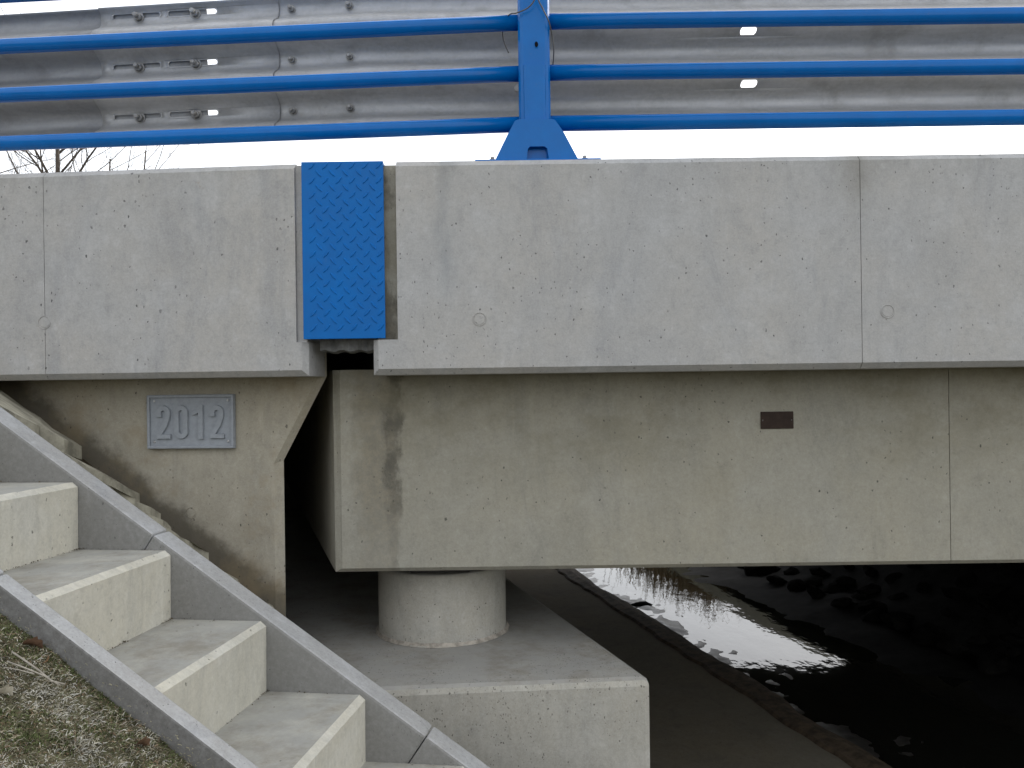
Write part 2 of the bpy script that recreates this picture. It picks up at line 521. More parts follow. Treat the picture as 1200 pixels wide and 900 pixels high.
struct(sb, "brown silt bank between walkway and stream")
bm = bmesh.new()
wv = [bm.verts.new((x, y, 0)) for x, y in ((-60, -200), (70, -200), (0 + SKEW * 230 + 30, 230), (SKEW * 230 - 30, 230))]
bm.faces.new(wv)
wa = bm_obj("water", bm, M_WATER)
struct(wa, "shallow stream mirroring the bright sky")

def bank_far(rows, ys, seed, label):
    bm = bmesh.new()
    g = []
    for y in ys:
        fall = min(1, max(0, (y - ys[0]) / 3.0))
        g.append([bm.verts.new((w + SKEW * y + .12 * mnoise.noise((w, y, seed)), y, (z + (.10 * mnoise.noise((w * 2, y * 2, seed)) if z > .3 else 0)))) for w, z in rows])
    for A, B in zip(g, g[1:]):
        for i in range(len(rows) - 1):
            bm.faces.new((A[i], A[i + 1], B[i + 1], B[i]))
    struct(bm_obj("embankment", bm, M_GROUND, smooth=True), label)
yfar = [8.3 + .4 * k for k in range(20)] + [18, 22, 30, 45]
bank_far([(-30, 2.5), (-3.0, 2.5), (-1.6, 1.9), (.2, 1.8), (WP - .9, 1.6), (WP - .4, .9), (WP - .02, .12)], yfar, 3, "unseen bank beyond the bridge, walkway side, raised to block sky light")  # raised across the walkway to keep far sky light from under the deck
bank_far([(WR + .2, -.06), (WR + 1.1, .6), (WR + 2.4, 1.4), (WR + 4, 2.2), (40, 2.3)], yfar, 8, "grassy bank beyond the bridge, far side of the stream")

bm = bmesh.new()
g = []
for y_ in np.arange(-1.5, 9.0, .07):
    row = []
    for k in range(40):
        w_ = WR - .30 + k * .09
        z_ = -.07 + .13 * max(0, min(1, (w_ - WR) / .9)) + .5 * max(0, w_ - WR - .9) + .012
        z_ += .045
        q = Vector((w_ + SKEW * y_ + .10 * mnoise.noise((w_ * 2, y_ * 1.5, 7)), y_, z_))
        q.z += .03 * mnoise.noise((q.x * 2.3, q.y * 1.7, 3)) + .012 * mnoise.noise((q.x * 9, q.y * 7, 5))
        row.append(bm.verts.new(q))
    g.append(row)
for A, B in zip(g, g[1:]):
    for i in range(len(A) - 1):
        bm.faces.new((A[i], A[i + 1], B[i + 1], B[i]))
struct(bm_obj("stream_bank", bm, M_SHADEMUD, smooth=True), "mud bank across the stream, blackened for the shade under the bridge")  # near-black sheet over the bank; underbridge dark is put into its colour

# ------------------------------------------------------------------ bridge span (right)
fT, fB = 0.712, 0.034
ZT, ZB = EYE.z + fT, EYE.z + fB           # top and bottom of the edge beams
GZ = EYE.z - 0.644                        # underside of the girder
XE = 8.0                                  # far end of the span
def X0(px, py=300):
    return P(px, py, 0).x
span = thing("bridge_span", "pale concrete bridge deck edge and girder right of the blue plate", "bridge", (2.0, 0.2, GZ))
zn = P(450, 398, 0).z                     # bottom of the cover-plate pocket
def edge_panel(poly, parent, mat, xf=None, depth=0.24, name="edge_beam_panel", left_low=None, right_low=None):
    bm = bmesh.new()
    add_prism(bm, poly, 0.0, depth)
    zt = max(z for x, z in poly); zb = min(z for x, z in poly)
    bevel_where(bm, lambda a, b: abs(a.y) < 1e-6 and abs(b.y) < 1e-6 and abs(a.z - zb) < 1e-5 and abs(b.z - zb) < 1e-5, 0.019)
    bevel_where(bm, lambda a, b: abs(a.y) < 1e-6 and abs(b.y) < 1e-6 and abs(a.z - zt) < 1e-5 and abs(b.z - zt) < 1e-5, 0.018)
    lo = left_low if left_low is not None else right_low
    if lo is not None:
        bevel_where(bm, lambda a, b: abs(a.y) < 1e-6 and abs(b.y) < 1e-6 and abs(a.x - lo) < 1e-5 and abs(b.x - lo) < 1e-5 and abs(a.z - b.z) > .02, 0.018)
    return bm_obj(name, bm, mat, parent, xf=xf)
xl, xn, xj2 = X0(437, 420), X0(465, 300), X0(1009, 300)
edge_panel([(xn, ZT), (xj2 - .001, ZT), (xj2 - .001, ZB), (xl, ZB), (xl, zn), (xn, zn)], span, M_FASC, left_low=xl)
edge_panel([(xj2 + .001, ZT), (4.2, ZT), (4.2, ZB), (xj2 + .001, ZB)], span, M_FASC)
edge_panel([(4.2032, ZT), (XE, ZT), (XE, ZB), (4.2032, ZB)], span, M_FASC)
bm = bmesh.new()                          # recessed pocket beside the cover plate; recess shade put in by darker concrete
add_box(bm, (xl + .012, 0.034, zn - .002), (xn + .004, 0.238, ZT - .006))
bm_obj("plate_pocket", bm, M_GIRD, span)
# girder: full-width slab, its end cut on the skew
GY, GYB = 0.25, 7.95
gx, gj = P(393, 600, GY).x, P(1113, 550, GY).x
GSK = -0.325
def slab(x0, x1, s0, s1, name, mat, chamf_left):
    bm = bmesh.new()
    zt = ZB + .022
    f = [bm.verts.new((x, y, z)) for z in (GZ, zt) for x, y in ((x0, GY), (x1, GY), (x1 + s1 * (GYB - GY), GYB), (x0 + s0 * (GYB - GY), GYB))]
    for q in ((3, 2, 1, 0), (4, 5, 6, 7), (0, 1, 5, 4), (1, 2, 6, 5), (2, 3, 7, 6), (3, 0, 4, 7)):
        bm.faces.new([f[i] for i in q])
    bevel_where(bm, lambda a, b: abs(a.y - GY) < 1e-6 and abs(b.y - GY) < 1e-6 and abs(a.z - GZ) < 1e-5 and abs(b.z - GZ) < 1e-5, 0.014)
    if chamf_left:
        bevel_where(bm, lambda a, b: abs(a.y - GY) < .02 and abs(b.y - GY) < .02 and abs(a.x - x0) < 1e-4 and abs(b.x - x0) < 1e-4 and abs(a.z - b.z) > .2, 0.022)
    return bm_obj(name, bm, mat, span)
slab(gx, gj - .0012, GSK, 0, "girder", M_GIRD, True)
slab(gj + .0012, XE, 0, -.27, "girder", M_GIRD, False)
bm = bmesh.new()                          # deck slab behind the edge beam
zt = ZT - .16
pts = [(xl + .06, .243), (XE, .243), (XE + GSK * 7.8, 7.7), (xl + .06 + GSK * 7.4, 7.7)]
lo = [bm.verts.new((x, y, ZB + .025)) for x, y in pts]; hi = [bm.verts.new((x, y, zt)) for x, y in pts]
bm.faces.new(lo[::-1]); bm.faces.new(hi)
for i in range(4):
    j = (i + 1) % 4
    bm.faces.new((lo[i], lo[j], hi[j], hi[i]))
bm_obj("deck", bm, M_DARKC, span)
bm = bmesh.new()                          # far edge beam
add_box(bm, (gx - 2.4, 7.96, ZB), (XE - 2.1, 8.2, ZT), 0.02)
bm_obj("edge_beam_panel", bm, M_FASC, span)

def plug(cx, cz, y, mat, parent, xf=None, r=0.020):
    bm = bmesh.new()
    n = 28
    def ring(rr, yy):
        return [bm.verts.new((cx + rr * math.cos(2 * math.pi * k / n), yy, cz + rr * math.sin(2 * math.pi * k / n))) for k in range(n)]
    rs = [ring(r * 1.12, y + .002), ring(r * 1.06, y - .0022), ring(r, y - .0022), ring(r * .95, y + .0012), ring(r * .8, y - .0012)]
    for A, B in zip(rs, rs[1:]):
        for k in range(n):
            bm.faces.new((A[k], A[(k + 1) % n], B[(k + 1) % n], B[k]))
    bm.faces.new(rs[-1])
    return bm_obj("tie_hole_plug", bm, mat, parent, xf=xf)
for px, py in ((562, 374), (1040, 365)):
    p = P(px, py, 0)
    plug(p.x, p.z, 0, M_FASC, span)

# ------------------------------------------------------------------ abutment (left) with its own edge beam
abut = thing("abutment", "tan concrete abutment wall with flared shoulder beside the stair", "abutment", rotL((XJ - 1.0, 0.2, 0.0)))
AD = 0.19                                 # depth of the approach edge beam
a_r, a_n, a_j = Lc(360, 420, 0).x, Lc(346, 300, 0).x, Lc(52, 320, 0).x
zn2 = Lc(357, 401, 0).z
edge_panel([(a_j + .0009, ZT), (a_n, ZT), (a_n, zn2), (a_r, zn2), (a_r, ZB), (a_j + .0009, ZB)], abut, M_FASC, xf=rotL, depth=AD, right_low=a_r)
edge_panel([(-5.2, ZT), (a_j - .0009, ZT), (a_j - .0009, ZB), (-5.2, ZB)], abut, M_FASC, xf=rotL, depth=AD)
bm = bmesh.new()
add_box(bm, (a_n - .004, 0.013, zn2 - .002), (a_r - .003, AD - .002, ZT - .006))
bm_obj("plate_pocket", bm, M_FASC, abut, xf=rotL)
AY = 0.20
pt = [Lc(380, 396, AY), Lc(380, 441, AY), Lc(330, 540, AY), Lc(335, 722, AY)]
bm = bmesh.new()
CH = .028
poly = [(-5.2, pt[0].z), (pt[0].x, pt[0].z), (pt[0].x, pt[1].z), (pt[2].x, pt[2].z), (pt[2].x, -0.2), (-5.2, -0.2)]
ins = [(-5.2, pt[0].z), (pt[0].x - CH, pt[0].z), (pt[0].x - CH, pt[1].z - .012), (pt[2].x - CH, pt[2].z - .010), (pt[2].x - CH, -0.2), (-5.2, -0.2)]
rings = []
for pl_, y_, off in ((ins, AY, 0), (poly, AY + .022, 0), (poly, 7.9, -.43 * 7.7)):
    rings.append([bm.verts.new((x + off, y_, z)) for x, z in pl_])
for A, B in zip(rings, rings[1:]):
    for i in range(6):
        k2 = (i + 1) % 6
        bm.faces.new((A[k2], A[i], B[i], B[k2]))
bm.faces.new(rings[0]); bm.faces.new(rings[-1][::-1])
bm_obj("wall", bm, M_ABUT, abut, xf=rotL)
p = Lc(52, 378, 0); plug(p.x, p.z, 0, M_FASC, abut, xf=rotL)
p = Lc(224, 601, AY); plug(p.x, p.z, AY, M_ABUT, abut, xf=rotL, r=.018)
bm = bmesh.new()                          # approach slab behind the edge beam
add_prism(bm, [(-5.2, pt[0].z + .003), (pt[0].x - .003, pt[0].z + .003), (pt[0].x - .003, ZT - .16), (-5.2, ZT - .16)], AD + .004, 7.9, skew=-.43)
bm_obj("approach_slab", bm, M_DARKC, abut, xf=rotL)
bm = bmesh.new()                          # the opposite abutment
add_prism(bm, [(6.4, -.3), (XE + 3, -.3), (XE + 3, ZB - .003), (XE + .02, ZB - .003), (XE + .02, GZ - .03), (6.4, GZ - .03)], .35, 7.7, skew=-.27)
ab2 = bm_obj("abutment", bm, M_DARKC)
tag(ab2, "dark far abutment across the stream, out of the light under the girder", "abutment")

bm = bmesh.new()                          # carriageway joint cover ; then an unseen wall added against light from the far end
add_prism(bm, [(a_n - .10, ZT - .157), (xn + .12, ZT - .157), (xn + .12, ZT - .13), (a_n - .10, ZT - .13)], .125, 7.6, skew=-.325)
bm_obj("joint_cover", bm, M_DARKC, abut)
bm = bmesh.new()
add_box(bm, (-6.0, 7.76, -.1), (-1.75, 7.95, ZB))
bm_obj("light_block_wall", bm, M_DARKC, abut)

# rubber expansion joint in the gap below the cover plate
bm = bmesh.new()
zr = P(400, 398, .06).z
xs = [P(376, 400, .06).x + (P(441, 400, .06).x - P(376, 400, .06).x) * k / 12 for k in range(13)]
prof = [0, .006, .001, .008, .003, .004, -.004, .002, .009, .001, .006, -.002, .0]
top = [bm.verts.new((x, .055 + prof[i], zr + .05)) for i, x in enumerate(xs)]
mid_ = [bm.verts.new((x, .05 + prof[i], zr - .036 + .004 * math.sin(i * 1.7))) for i, x in enumerate(xs)]
bot = [bm.verts.new((x, .09 + prof[i], zr - .042 + .004 * math.sin(i * 1.7))) for i, x in enumerate(xs)]
bk = [bm.verts.new((x, .10, zr + .05)) for i, x in enumerate(xs)]
for A, B in ((top, mid_), (mid_, bot), (bot, bk), (bk, top)):
    for i in range(12):
        bm.faces.new((A[i], A[i + 1], B[i + 1], B[i]))
bm.faces.new((top[0], mid_[0], bot[0], bk[0])); bm.faces.new((top[-1], bk[-1], bot[-1], mid_[-1]))
rj = bm_obj("joint_seal", bm, M_RUBBER)
tag(rj, "wrinkled grey rubber joint strip hanging below the blue plate", "rubber seal")

# ------------------------------------------------------------------ blue chequered cover plate
pc = [P(351.5, 191, -.002), P(448.5, 190, -.002), P(452.5, 397, -.002), P(354, 397, -.002)]
px0, px1 = pc[0].x + .004, pc[1].x + .001
pz1, pz0 = (pc[0].z + pc[1].z) / 2 + .003, (pc[2].z + pc[3].z) / 2
plate = thing("cover_plate", "bright blue chequered steel plate covering the joint in the parapet", "cover plate", ((px0 + px1) / 2, 0, pz0))
bm = bmesh.new()
add_box(bm, (px0, -.004, pz0), (px1, .006, pz1), 0.0012)
add_box(bm, (px0 + .001, .0062, pz1 - .008), (px1 - .001, .12, pz1 - .0005), 0.0012)
bm_obj("plate", bm, M_BLUEP, plate)
bm = bmesh.new()
def lug(cx, cz, ang):
    L, Wd, H = .0165, .0044, .0025
    ring, topv = [], []
    for k in range(12):
        t = 2 * math.pi * k / 12
        a, b = math.cos(t) * L, math.sin(t) * Wd * (1.0 - .25 * abs(math.cos(t)))
        ca, sa = math.cos(ang), math.sin(ang)
        if not (px0 + .001 < cx + a * ca - b * sa < px1 - .001 and pz0 + .001 < cz + a * sa + b * ca < pz1 - .001):
            return
        ring.append((cx + a * ca - b * sa, cz + a * sa + b * ca))
        topv.append((cx + (a * ca - b * sa) * .62, cz + (a * sa + b * ca) * .62))
    A = [bm.verts.new((x, -.0038, z)) for x, z in ring]
    B = [bm.verts.new((x, -.004 - H, z)) for x, z in topv]
    for k in range(12):
        bm.faces.new((A[k], A[(k + 1) % 12], B[(k + 1) % 12], B[k]))
    bm.faces.new(B)
cxs, czs = .0425, .0465
for i in range(-1, 9):
    for j in range(-1, 15):
        lug(px0 + .012 + i * cxs, pz0 + .012 + j * czs, R(-48))
        lug(px0 + .012 + (i + .5) * cxs, pz0 + .012 + (j + .5) * czs, R(48))
lg = bm_obj("raised_pattern", bm, M_BLUEP, plate)
lg["kind"] = "stuff"

# ------------------------------------------------------------------ pier: cap, column, bearing
CZ = EYE.z - 0.95
pier = thing("bridge_pier", "concrete pier block carrying a short round column under the girder", "pier", (-.2, .5, zp))
cr = PZ(764, 795, CZ)
cl_ = Vector((-.86, -.06, CZ))
bm = bmesh.new()
CSK = -.318
lo = []
hi = []
plan = [(cr.x, cr.y), (cr.x + CSK * 7.6, cr.y + 7.6), (cl_.x - .3 + CSK * 7.6, cr.y + 7.6), (cl_.x, cl_.y)]
for x, y in plan:
    lo.append(bm.verts.new((x, y, zp - .05))); hi.append(bm.verts.new((x, y, CZ)))
bm.faces.new(lo); bm.faces.new(hi[::-1])
for i in range(4):
    j = (i + 1) % 4
    bm.faces.new((lo[j], lo[i], hi[i], hi[j]))
bmesh.ops.recalc_face_normals(bm, faces=bm.faces)
bevel_where(bm, lambda a, b: (a.z > CZ - .01 and b.z > CZ - .01) or (abs(a.x - cr.x) < 1e-4 and abs(b.x - cr.x) < 1e-4 and a.y < 1 and b.y < 1), 0.024, 2)
bm_obj("pier_cap", bm, M_CAP, pier)
cc = Vector((-.2835, .64, 0))
bm = bmesh.new()
rr = .2475
add_lathe(bm, cc.x, cc.y, [(rr + .012, CZ - .02), (rr + .010, CZ + .004), (rr + .003, CZ + .010), (rr, CZ + .016), (rr, CZ + .245), (rr - .006, CZ + .256), (rr - .014, CZ + .260)], 96)
bm_obj("column", bm, M_CAP, pier)
bm = bmesh.new()
add_box(bm, (cc.x - .10, cc.y - .205, CZ + .261), (cc.x + .12, cc.y + .2, CZ + .285), .003)
add_box(bm, (cc.x - .08, cc.y - .18, CZ + .2855), (cc.x + .10, cc.y + .18, GZ - .001), .003)
bm_obj("bearing", bm, M_BEAR, pier)
bm = bmesh.new()                          # reddish sealing fillet at the column's foot
n = 90
for k in range(n):
    pass
ra = [bm.verts.new((cc.x + (rr + .010 + .006 * random.random()) * math.cos(2 * math.pi * k / n), cc.y + (rr + .010 + .006 * random.random()) * math.sin(2 * math.pi * k / n), CZ + .0015)) for k in range(n)]
rb_ = [bm.verts.new((cc.x + (rr + .004) * math.cos(2 * math.pi * k / n), cc.y + (rr + .004) * math.sin(2 * math.pi * k / n), CZ + .012 + .005 * random.random())) for k in range(n)]
for k in range(n):
    bm.faces.new((ra[k], ra[(k + 1) % n], rb_[(k + 1) % n], rb_[k]))
bm_obj("sealing_fillet", bm, plain("red_sealant", (0.36, 0.325, 0.275), 0.85, 0.2, 0, .35, 40, .4), pier)

# ------------------------------------------------------------------ stair
SE = Vector((.988, -.153, 0)).normalized()      # down the flight
SN = Vector((.153, .988, 0)).normalized()       # away from the camera
BZ0 = EYE.z - .436
B0 = Vector((-.926, -.40, BZ0))
RISE, RUN, WID = .183, .2705, .516
SLOPE = RISE / RUN
stair = thing("concrete_stair", "precast concrete stair with side kerbs descending beside the abutment", "stairs", B0 + SE * 1.0 - Vector((0, 0, 1.0)))
def S3(s, t, z):
    """s down the flight, t away from the camera (0 = back kerb's inner face), z below the nosing line origin"""
    return B0 + SE * s + SN * t + Vector((0, 0, z))
for k in range(-6, 8):
    bm = bmesh.new()
    s1, zt = k * RUN, -k * RISE + (.012 if k >= 3 else 0)
    prof = [(s1 - RUN - .03, zt - .002), (s1 - .016, zt), (s1, zt - .013), (s1 - .002, zt - RISE - .03), (s1 - RUN - .03, zt - RISE - .03)]
    jx = random.uniform(-.002, .002)
    NS = 40
    rings = []
    for q in range(NS + 1):
        f = q / NS
        ring = []
        for m, (s, z) in enumerate(prof):
            w_ = 0.0
            if m in (1, 2):
                w_ = .0016 * mnoise.noise((f * 22, k * 3.7, m * 1.9)) - .004 * max(0, mnoise.noise((f * 9, k * 5.1, m)) - .42)
            ring.append(bm.verts.new(S3(s + jx * (1 - 2 * f) + w_, -.0015 - (WID - .003) * f, z + (w_ if m == 1 else 0))))
        rings.append(ring)
    for A, B in zip(rings, rings[1:]):
        for i in range(5):
            j = (i + 1) % 5
            bm.faces.new((A[j], A[i], B[i], B[j]))
    bm.faces.new(rings[0]); bm.faces.new(rings[-1][::-1])
    bm_obj("step", bm, M_STEP, stair)
TKF = .046
def kerb(t0, t1, s_from, s_to, mat=None):
    """one kerb stone, its ends cut square to the slope"""
    bm = bmesh.new()
    ln = math.hypot(1, SLOPE)
    ux, uz = 1 / ln, -SLOPE / ln          # along the slope
    nx, nz = SLOPE / ln, 1 / ln           # normal of the slope
    H, up = .24, .006
    q = []
    for s in (s_from, s_to):
        for h in (up, -H):
            q.append((s + nx * h, -s * SLOPE + nz * h))
    prof = [q[0], q[2], q[3], q[1]]
    A = [bm.verts.new(S3(s, t0, z)) for s, z in prof]
    B = [bm.verts.new(S3(s, t1, z)) for s, z in prof]
    bm.faces.new(A); bm.faces.new(B[::-1])
    for i in range(4):
        j = (i + 1) % 4
        bm.faces.new((A[j], A[i], B[i], B[j]))
    bevel_where(bm, lambda a, b: True, .0045 if mat else .007, 2)
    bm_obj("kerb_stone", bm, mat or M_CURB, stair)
TK = .078
def s_at(px, py, t):
    """s where the view ray through the photo position meets the vertical plane t"""
    u, v = uv(px, py)
    d = Vector((u, 1, 0))
    o = Vector((EYE.x, EYE.y, 0)) - Vector((B0.x, B0.y, 0))
    lam = (t - o.dot(SN)) / d.dot(SN)
    return (o + d * lam).dot(SE)
j1, j2 = s_at(178, 636, 0), s_at(498, 862, 0)
stp = j2 - j1
js = [j1 + stp * k for k in range(-3, 4)]
for a, b in zip(js, js[1:]):
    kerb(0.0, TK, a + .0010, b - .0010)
f1 = s_at(6, 682, -WID)
js2 = [f1 + stp * k for k in range(-3, 4)]
for a, b in zip(js2, js2[1:]):
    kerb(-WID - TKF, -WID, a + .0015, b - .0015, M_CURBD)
# crumbs of dirt where tread meets riser
bm = bmesh.new()
for k in range(-2, 4):
    s1, zt = k * RUN, -(k + 1) * RISE
    cents = [-random.random() * WID for _ in range(6)]
    for q in range(260):
        s = s1 + abs(random.gauss(0, .005)) + .0005
        t = random.choice(cents) + random.gauss(0, .03) if q % 3 else -abs(random.gauss(0, .035))
        if q % 7 == 0:
            s = s1 + random.random() * RUN * .9
            t = -abs(random.gauss(0, .005)) - .002
        r = random.choice((.0006, .0008, .001, .0012, .0016, .0028)) * random.uniform(.7, 1.2)
        c = S3(s, max(-WID + .004, min(-.003, t)), zt + r * .4)
        vs = [bm.verts.new(c + Vector((random.uniform(-r, r), random.uniform(-r, r), random.uniform(-r * .5, r)))) for _ in range(4)]
        for f in ((0, 1, 2), (0, 2, 3), (0, 3, 1), (1, 3, 2)):
            bm.faces.new([vs[i] for i in f])
db = bm_obj("dirt", bm, M_SOIL)
tag(db, "dark crumbs of dirt lying in the corners of the stair treads", None, None, "stuff")

# ------------------------------------------------------------------ stone paving between kerb and abutment wall
pav = thing("stone_paving", "rough stone slabs laid in soil between stair kerb and abutment wall", "paving", S3(.2, .3, -.6))
def near_pt(s, dz):
    return S3(s, TK + .001, -s * SLOPE + dz)
def far_pt(s, dz):
    # where the bed meets the wall
    q = S3(s, TK, 0)
    f1, f2 = rotL(Lc(0, 450, AY)), rotL(Lc(322, 716, AY))
    a = (q.x - f1.x) / (f2.x - f1.x)
    p = f1.lerp(f2, a)
    return p + Vector((0, 0, dz))
bm = bmesh.new()
prev = None
for k in range(60):
    s = -1.6 + k * .05
    row = []
    for i in range(8):
        p = near_pt(s, -.035).lerp(far_pt(s, -.02), i / 7)
        p.z += .010 * mnoise.noise(p * 9) - .02 * math.sin(math.pi * i / 7)
        row.append(bm.verts.new(p))
    if prev:
        for i in range(7):
            bm.faces.new((prev[i], row[i], row[i + 1], prev[i + 1]))
    prev = row
bm_obj("soil_bed", bm, M_SOIL, pav, smooth=True)
def slab_stone(s0, s1, w0, w1, lift, thick=.045):
    bm = bmesh.new()
    base = []
    n = 6
    for i in range(n + 1):
        s = s0 + (s1 - s0) * i / n
        base.append((s, .03 + .03 * random.random()))
    for i in range(4):
        base.append((s1 + random.uniform(-.02, .02), w0 + (w1 - w0) * (i + 1) / 5))
    for i in range(n + 1):
        s = s1 - (s1 - s0) * i / n
        base.append((s + random.uniform(-.012, .012), w1 + random.uniform(-.05, .03) - .10 * (i / n) * (s1 - s0)))
    topv = []
    lowv = []
    for s, w in base:
        p = near_pt(s, -.02).lerp(far_pt(s, 0), w)
        p.z += lift * .6 - .006 + .028 * (s - s0) / (s1 - s0) + .006 * mnoise.noise(p * 11) + .003 * mnoise.noise(p * 40)
        topv.append(p)
        lowv.append(p - Vector((0, 0, thick)))
    A = [bm.verts.new(p) for p in topv]; B = [bm.verts.new(p) for p in lowv]
    f = bm.faces.new(A); bm.faces.new(B[::-1])
    for i in range(len(A)):
        j = (i + 1) % len(A)
        bm.faces.new((A[j], A[i], B[i], B[j]))
    bmesh.ops.triangulate(bm, faces=[f])
    bevel_where(bm, lambda a, b: a.z > -9 and (a - b).length > .2 and False, .004)
    bm_obj("paving_stone", bm, M_STONE, pav)
sA = lambda px, py: s_at(px, py, TK + .12)
for px0_, py0_, px1_, py1_, w1, lf in ((-60, 425, 46, 500, .84, .016), (66, 515, 114, 552, .86, .012), (124, 563, 152, 588, .66, 0.008), (158, 590, 188, 612, .42, .006), (190, 615, 221, 640, .60, .012), (236, 650, 275, 683, .45, .0), (280, 686, 312, 712, .40, -.004)):
    slab_stone(sA(px0_, py0_), sA(px1_, py1_), .05, w1, lf)

# ------------------------------------------------------------------ plaque with the year
c0, c1 = Lc(175, 463, AY), Lc(277, 525, AY)
qa, qb = (c0.x, c1.z), (c1.x, c0.z)
sgn = thing("year_plaque", "grey cast plaque with raised digits 2012 on the abutment wall", "plaque", rotL(((qa[0] + qb[0]) / 2, AY, qa[1])))
bm = bmesh.new()
add_box(bm, (qa[0], AY - .014, qa[1]), (qb[0], AY - .001, qb[1]), .0015)
bm_obj("back_plate", bm, M_SIGN, sgn, xf=rotL)
bm = bmesh.new()
fw, fy = .0105, AY - .0225
def frame_piece(a, b):
    add_box(bm, (a[0], fy, a[1]), (b[0], AY - .0142, b[1]), .0028, 2)
frame_piece((qa[0] + .0005, qa[1] + .0005), (qb[0] - .0005, qa[1] + fw))
frame_piece((qa[0] + .0005, qb[1] - fw), (qb[0] - .0005, qb[1] - .0005))
frame_piece((qa[0] + .0006, qa[1] + fw - .002), (qa[0] + fw, qb[1] - fw + .002))
frame_piece((qb[0] - fw, qa[1] + fw - .002), (qb[0] - .0006, qb[1] - fw + .002))
bm_obj("raised_frame", bm, M_SIGN, sgn, xf=rotL)
DH, DW, SWD = .116, .051, .0195          # digit height, width, stroke
def arc(cx, cz, r, a0, a1, n=10, sx=1.0):
    return [(cx + r * sx * math.cos(R(a0 + (a1 - a0) * i / n)), cz + r * math.sin(R(a0 + (a1 - a0) * i / n))) for i in range(n + 1)]
def ribbon(ptsl, w, closed=False):
    n = len(ptsl)
    L_, R_ = [], []
    for i in range(n):
        a = ptsl[(i - 1) % n] if (closed or i > 0) else ptsl[i]
        b = ptsl[(i + 1) % n] if (closed or i < n - 1) else ptsl[i]
        t = Vector((b[0] - a[0], b[1] - a[1])).normalized()
        nn = Vector((-t.y, t.x)) * w / 2
        L_.append((ptsl[i][0] + nn.x, ptsl[i][1] + nn.y)); R_.append((ptsl[i][0] - nn.x, ptsl[i][1] - nn.y))
    return L_, R_
def raised(bm, L_, R_, ox, oz, closed=False, h=.0095):
    yb, yt = AY - .0138, AY - .0142 - h
    n = len(L_)
    def inset(A, B, f):
        return [(a[0] + (b[0] - a[0]) * f, a[1] + (b[1] - a[1]) * f) for a, b in zip(A, B)]
    Li, Ri = inset(L_, R_, .10), inset(R_, L_, .10)
    vs = [[bm.verts.new((ox + x, y, oz + z)) for x, z in row] for row, y in ((L_, yb), (Li, yt), (Ri, yt), (R_, yb))]
    for i in range(n if closed else n - 1):
        j = (i + 1) % n
        for a, b in zip(vs, vs[1:]):
            bm.faces.new((a[i], a[j], b[j], b[i]))
    if not closed:
        bm.faces.new([v[0] for v in vs]); bm.faces.new([v[-1] for v in vs][::-1])
def digit_two(bm, ox, oz):
    r = DW / 2 - SWD / 2
    cx, cz = DW / 2, DH - SWD / 2 - r
    ptsl = [(SWD / 2, cz - .014), (SWD / 2, cz)] + arc(cx, cz, r, 180, 0, 12)[1:] + [(DW - SWD / 2, cz - .010), (DW - SWD / 2 - .002, cz - .020), (DW * .62, DH * .42), (DW * .40, DH * .27), (SWD * .60, SWD * .85), (SWD * .56, SWD * .2)]
    L_, R_ = ribbon(ptsl, SWD)
    raised(bm, L_, R_, ox, oz)
    raised(bm, *ribbon([(0.001, SWD / 2 - .001), (DW, SWD / 2 - .001)], SWD - .002), ox, oz, h=.0093)
def digit_zero(bm, ox, oz):
    r = DW / 2 - SWD / 2
    cx = DW / 2
    loop = arc(cx, DH - SWD / 2 - r, r, 0, 180, 12) + arc(cx, SWD / 2 + r, r, 180, 360, 12)
    L_, R_ = ribbon(loop, SWD, True)
    raised(bm, L_, R_, ox, oz, True)
def digit_one(bm, ox, oz):
    w = SWD
    raised(bm, *ribbon([(DW * .62, 0), (DW * .62, DH)], w * 1.02), ox, oz)
    raised(bm, *ribbon([(DW * .06, DH * .76), (DW * .32, DH * .79), (DW * .52, DH * .92)], w * .8), ox, oz, h=.0092)
total = 4 * DW + 3 * .012
ox = (qa[0] + qb[0]) / 2 - total / 2
oz = (qa[1] + qb[1]) / 2 - DH / 2 - .001
for i, fn in enumerate((digit_two, digit_zero, digit_one, digit_two)):
    bm = bmesh.new()
    fn(bm, ox + i * (DW + .012), oz)
    bm_obj("digit", bm, M_SIGN, sgn, xf=rotL)
for sx in (0, 1):
    for sz in (0, 1):
        bm = bmesh.new()
        x = (qa[0] + .025) if sx == 0 else (qb[0] - .022)
        z = (qa[1] + .025) if sz == 0 else (qb[1] - .021)
        add_tube(bm, [(x, AY - .0139, z), (x, AY - .0165, z), (x, AY - .0175, z)], [.0042, .0042, .0028], 12)
        bm_obj("screw", bm, M_SCREW, sgn, xf=rotL)

# small brown plate on the girder
c0, c1 = P(891, 482.5, GY), P(929.5, 502, GY)
bp = thing("name_plate", "small dark brown metal plate fixed to the girder face", "plate", ((c0.x + c1.x) / 2, GY, c1.z))
bm = bmesh.new()
add_box(bm, (c0.x, GY - .006, c1.z), (c1.x, GY - .0005, c0.z), .0012)
bm_obj("plate", bm, M_BRONZE, bp)
for x in (c0.x + .006, c1.x - .007):
    bm = bmesh.new()
    z = (c0.z + c1.z) / 2
    add_tube(bm, [(x, GY - .0058, z), (x, GY - .0085, z)], [.0028, .0020], 10)
    bm_obj("screw", bm, plain("dull_screw", (.12, .115, .11), .4, .5, .5), bp)

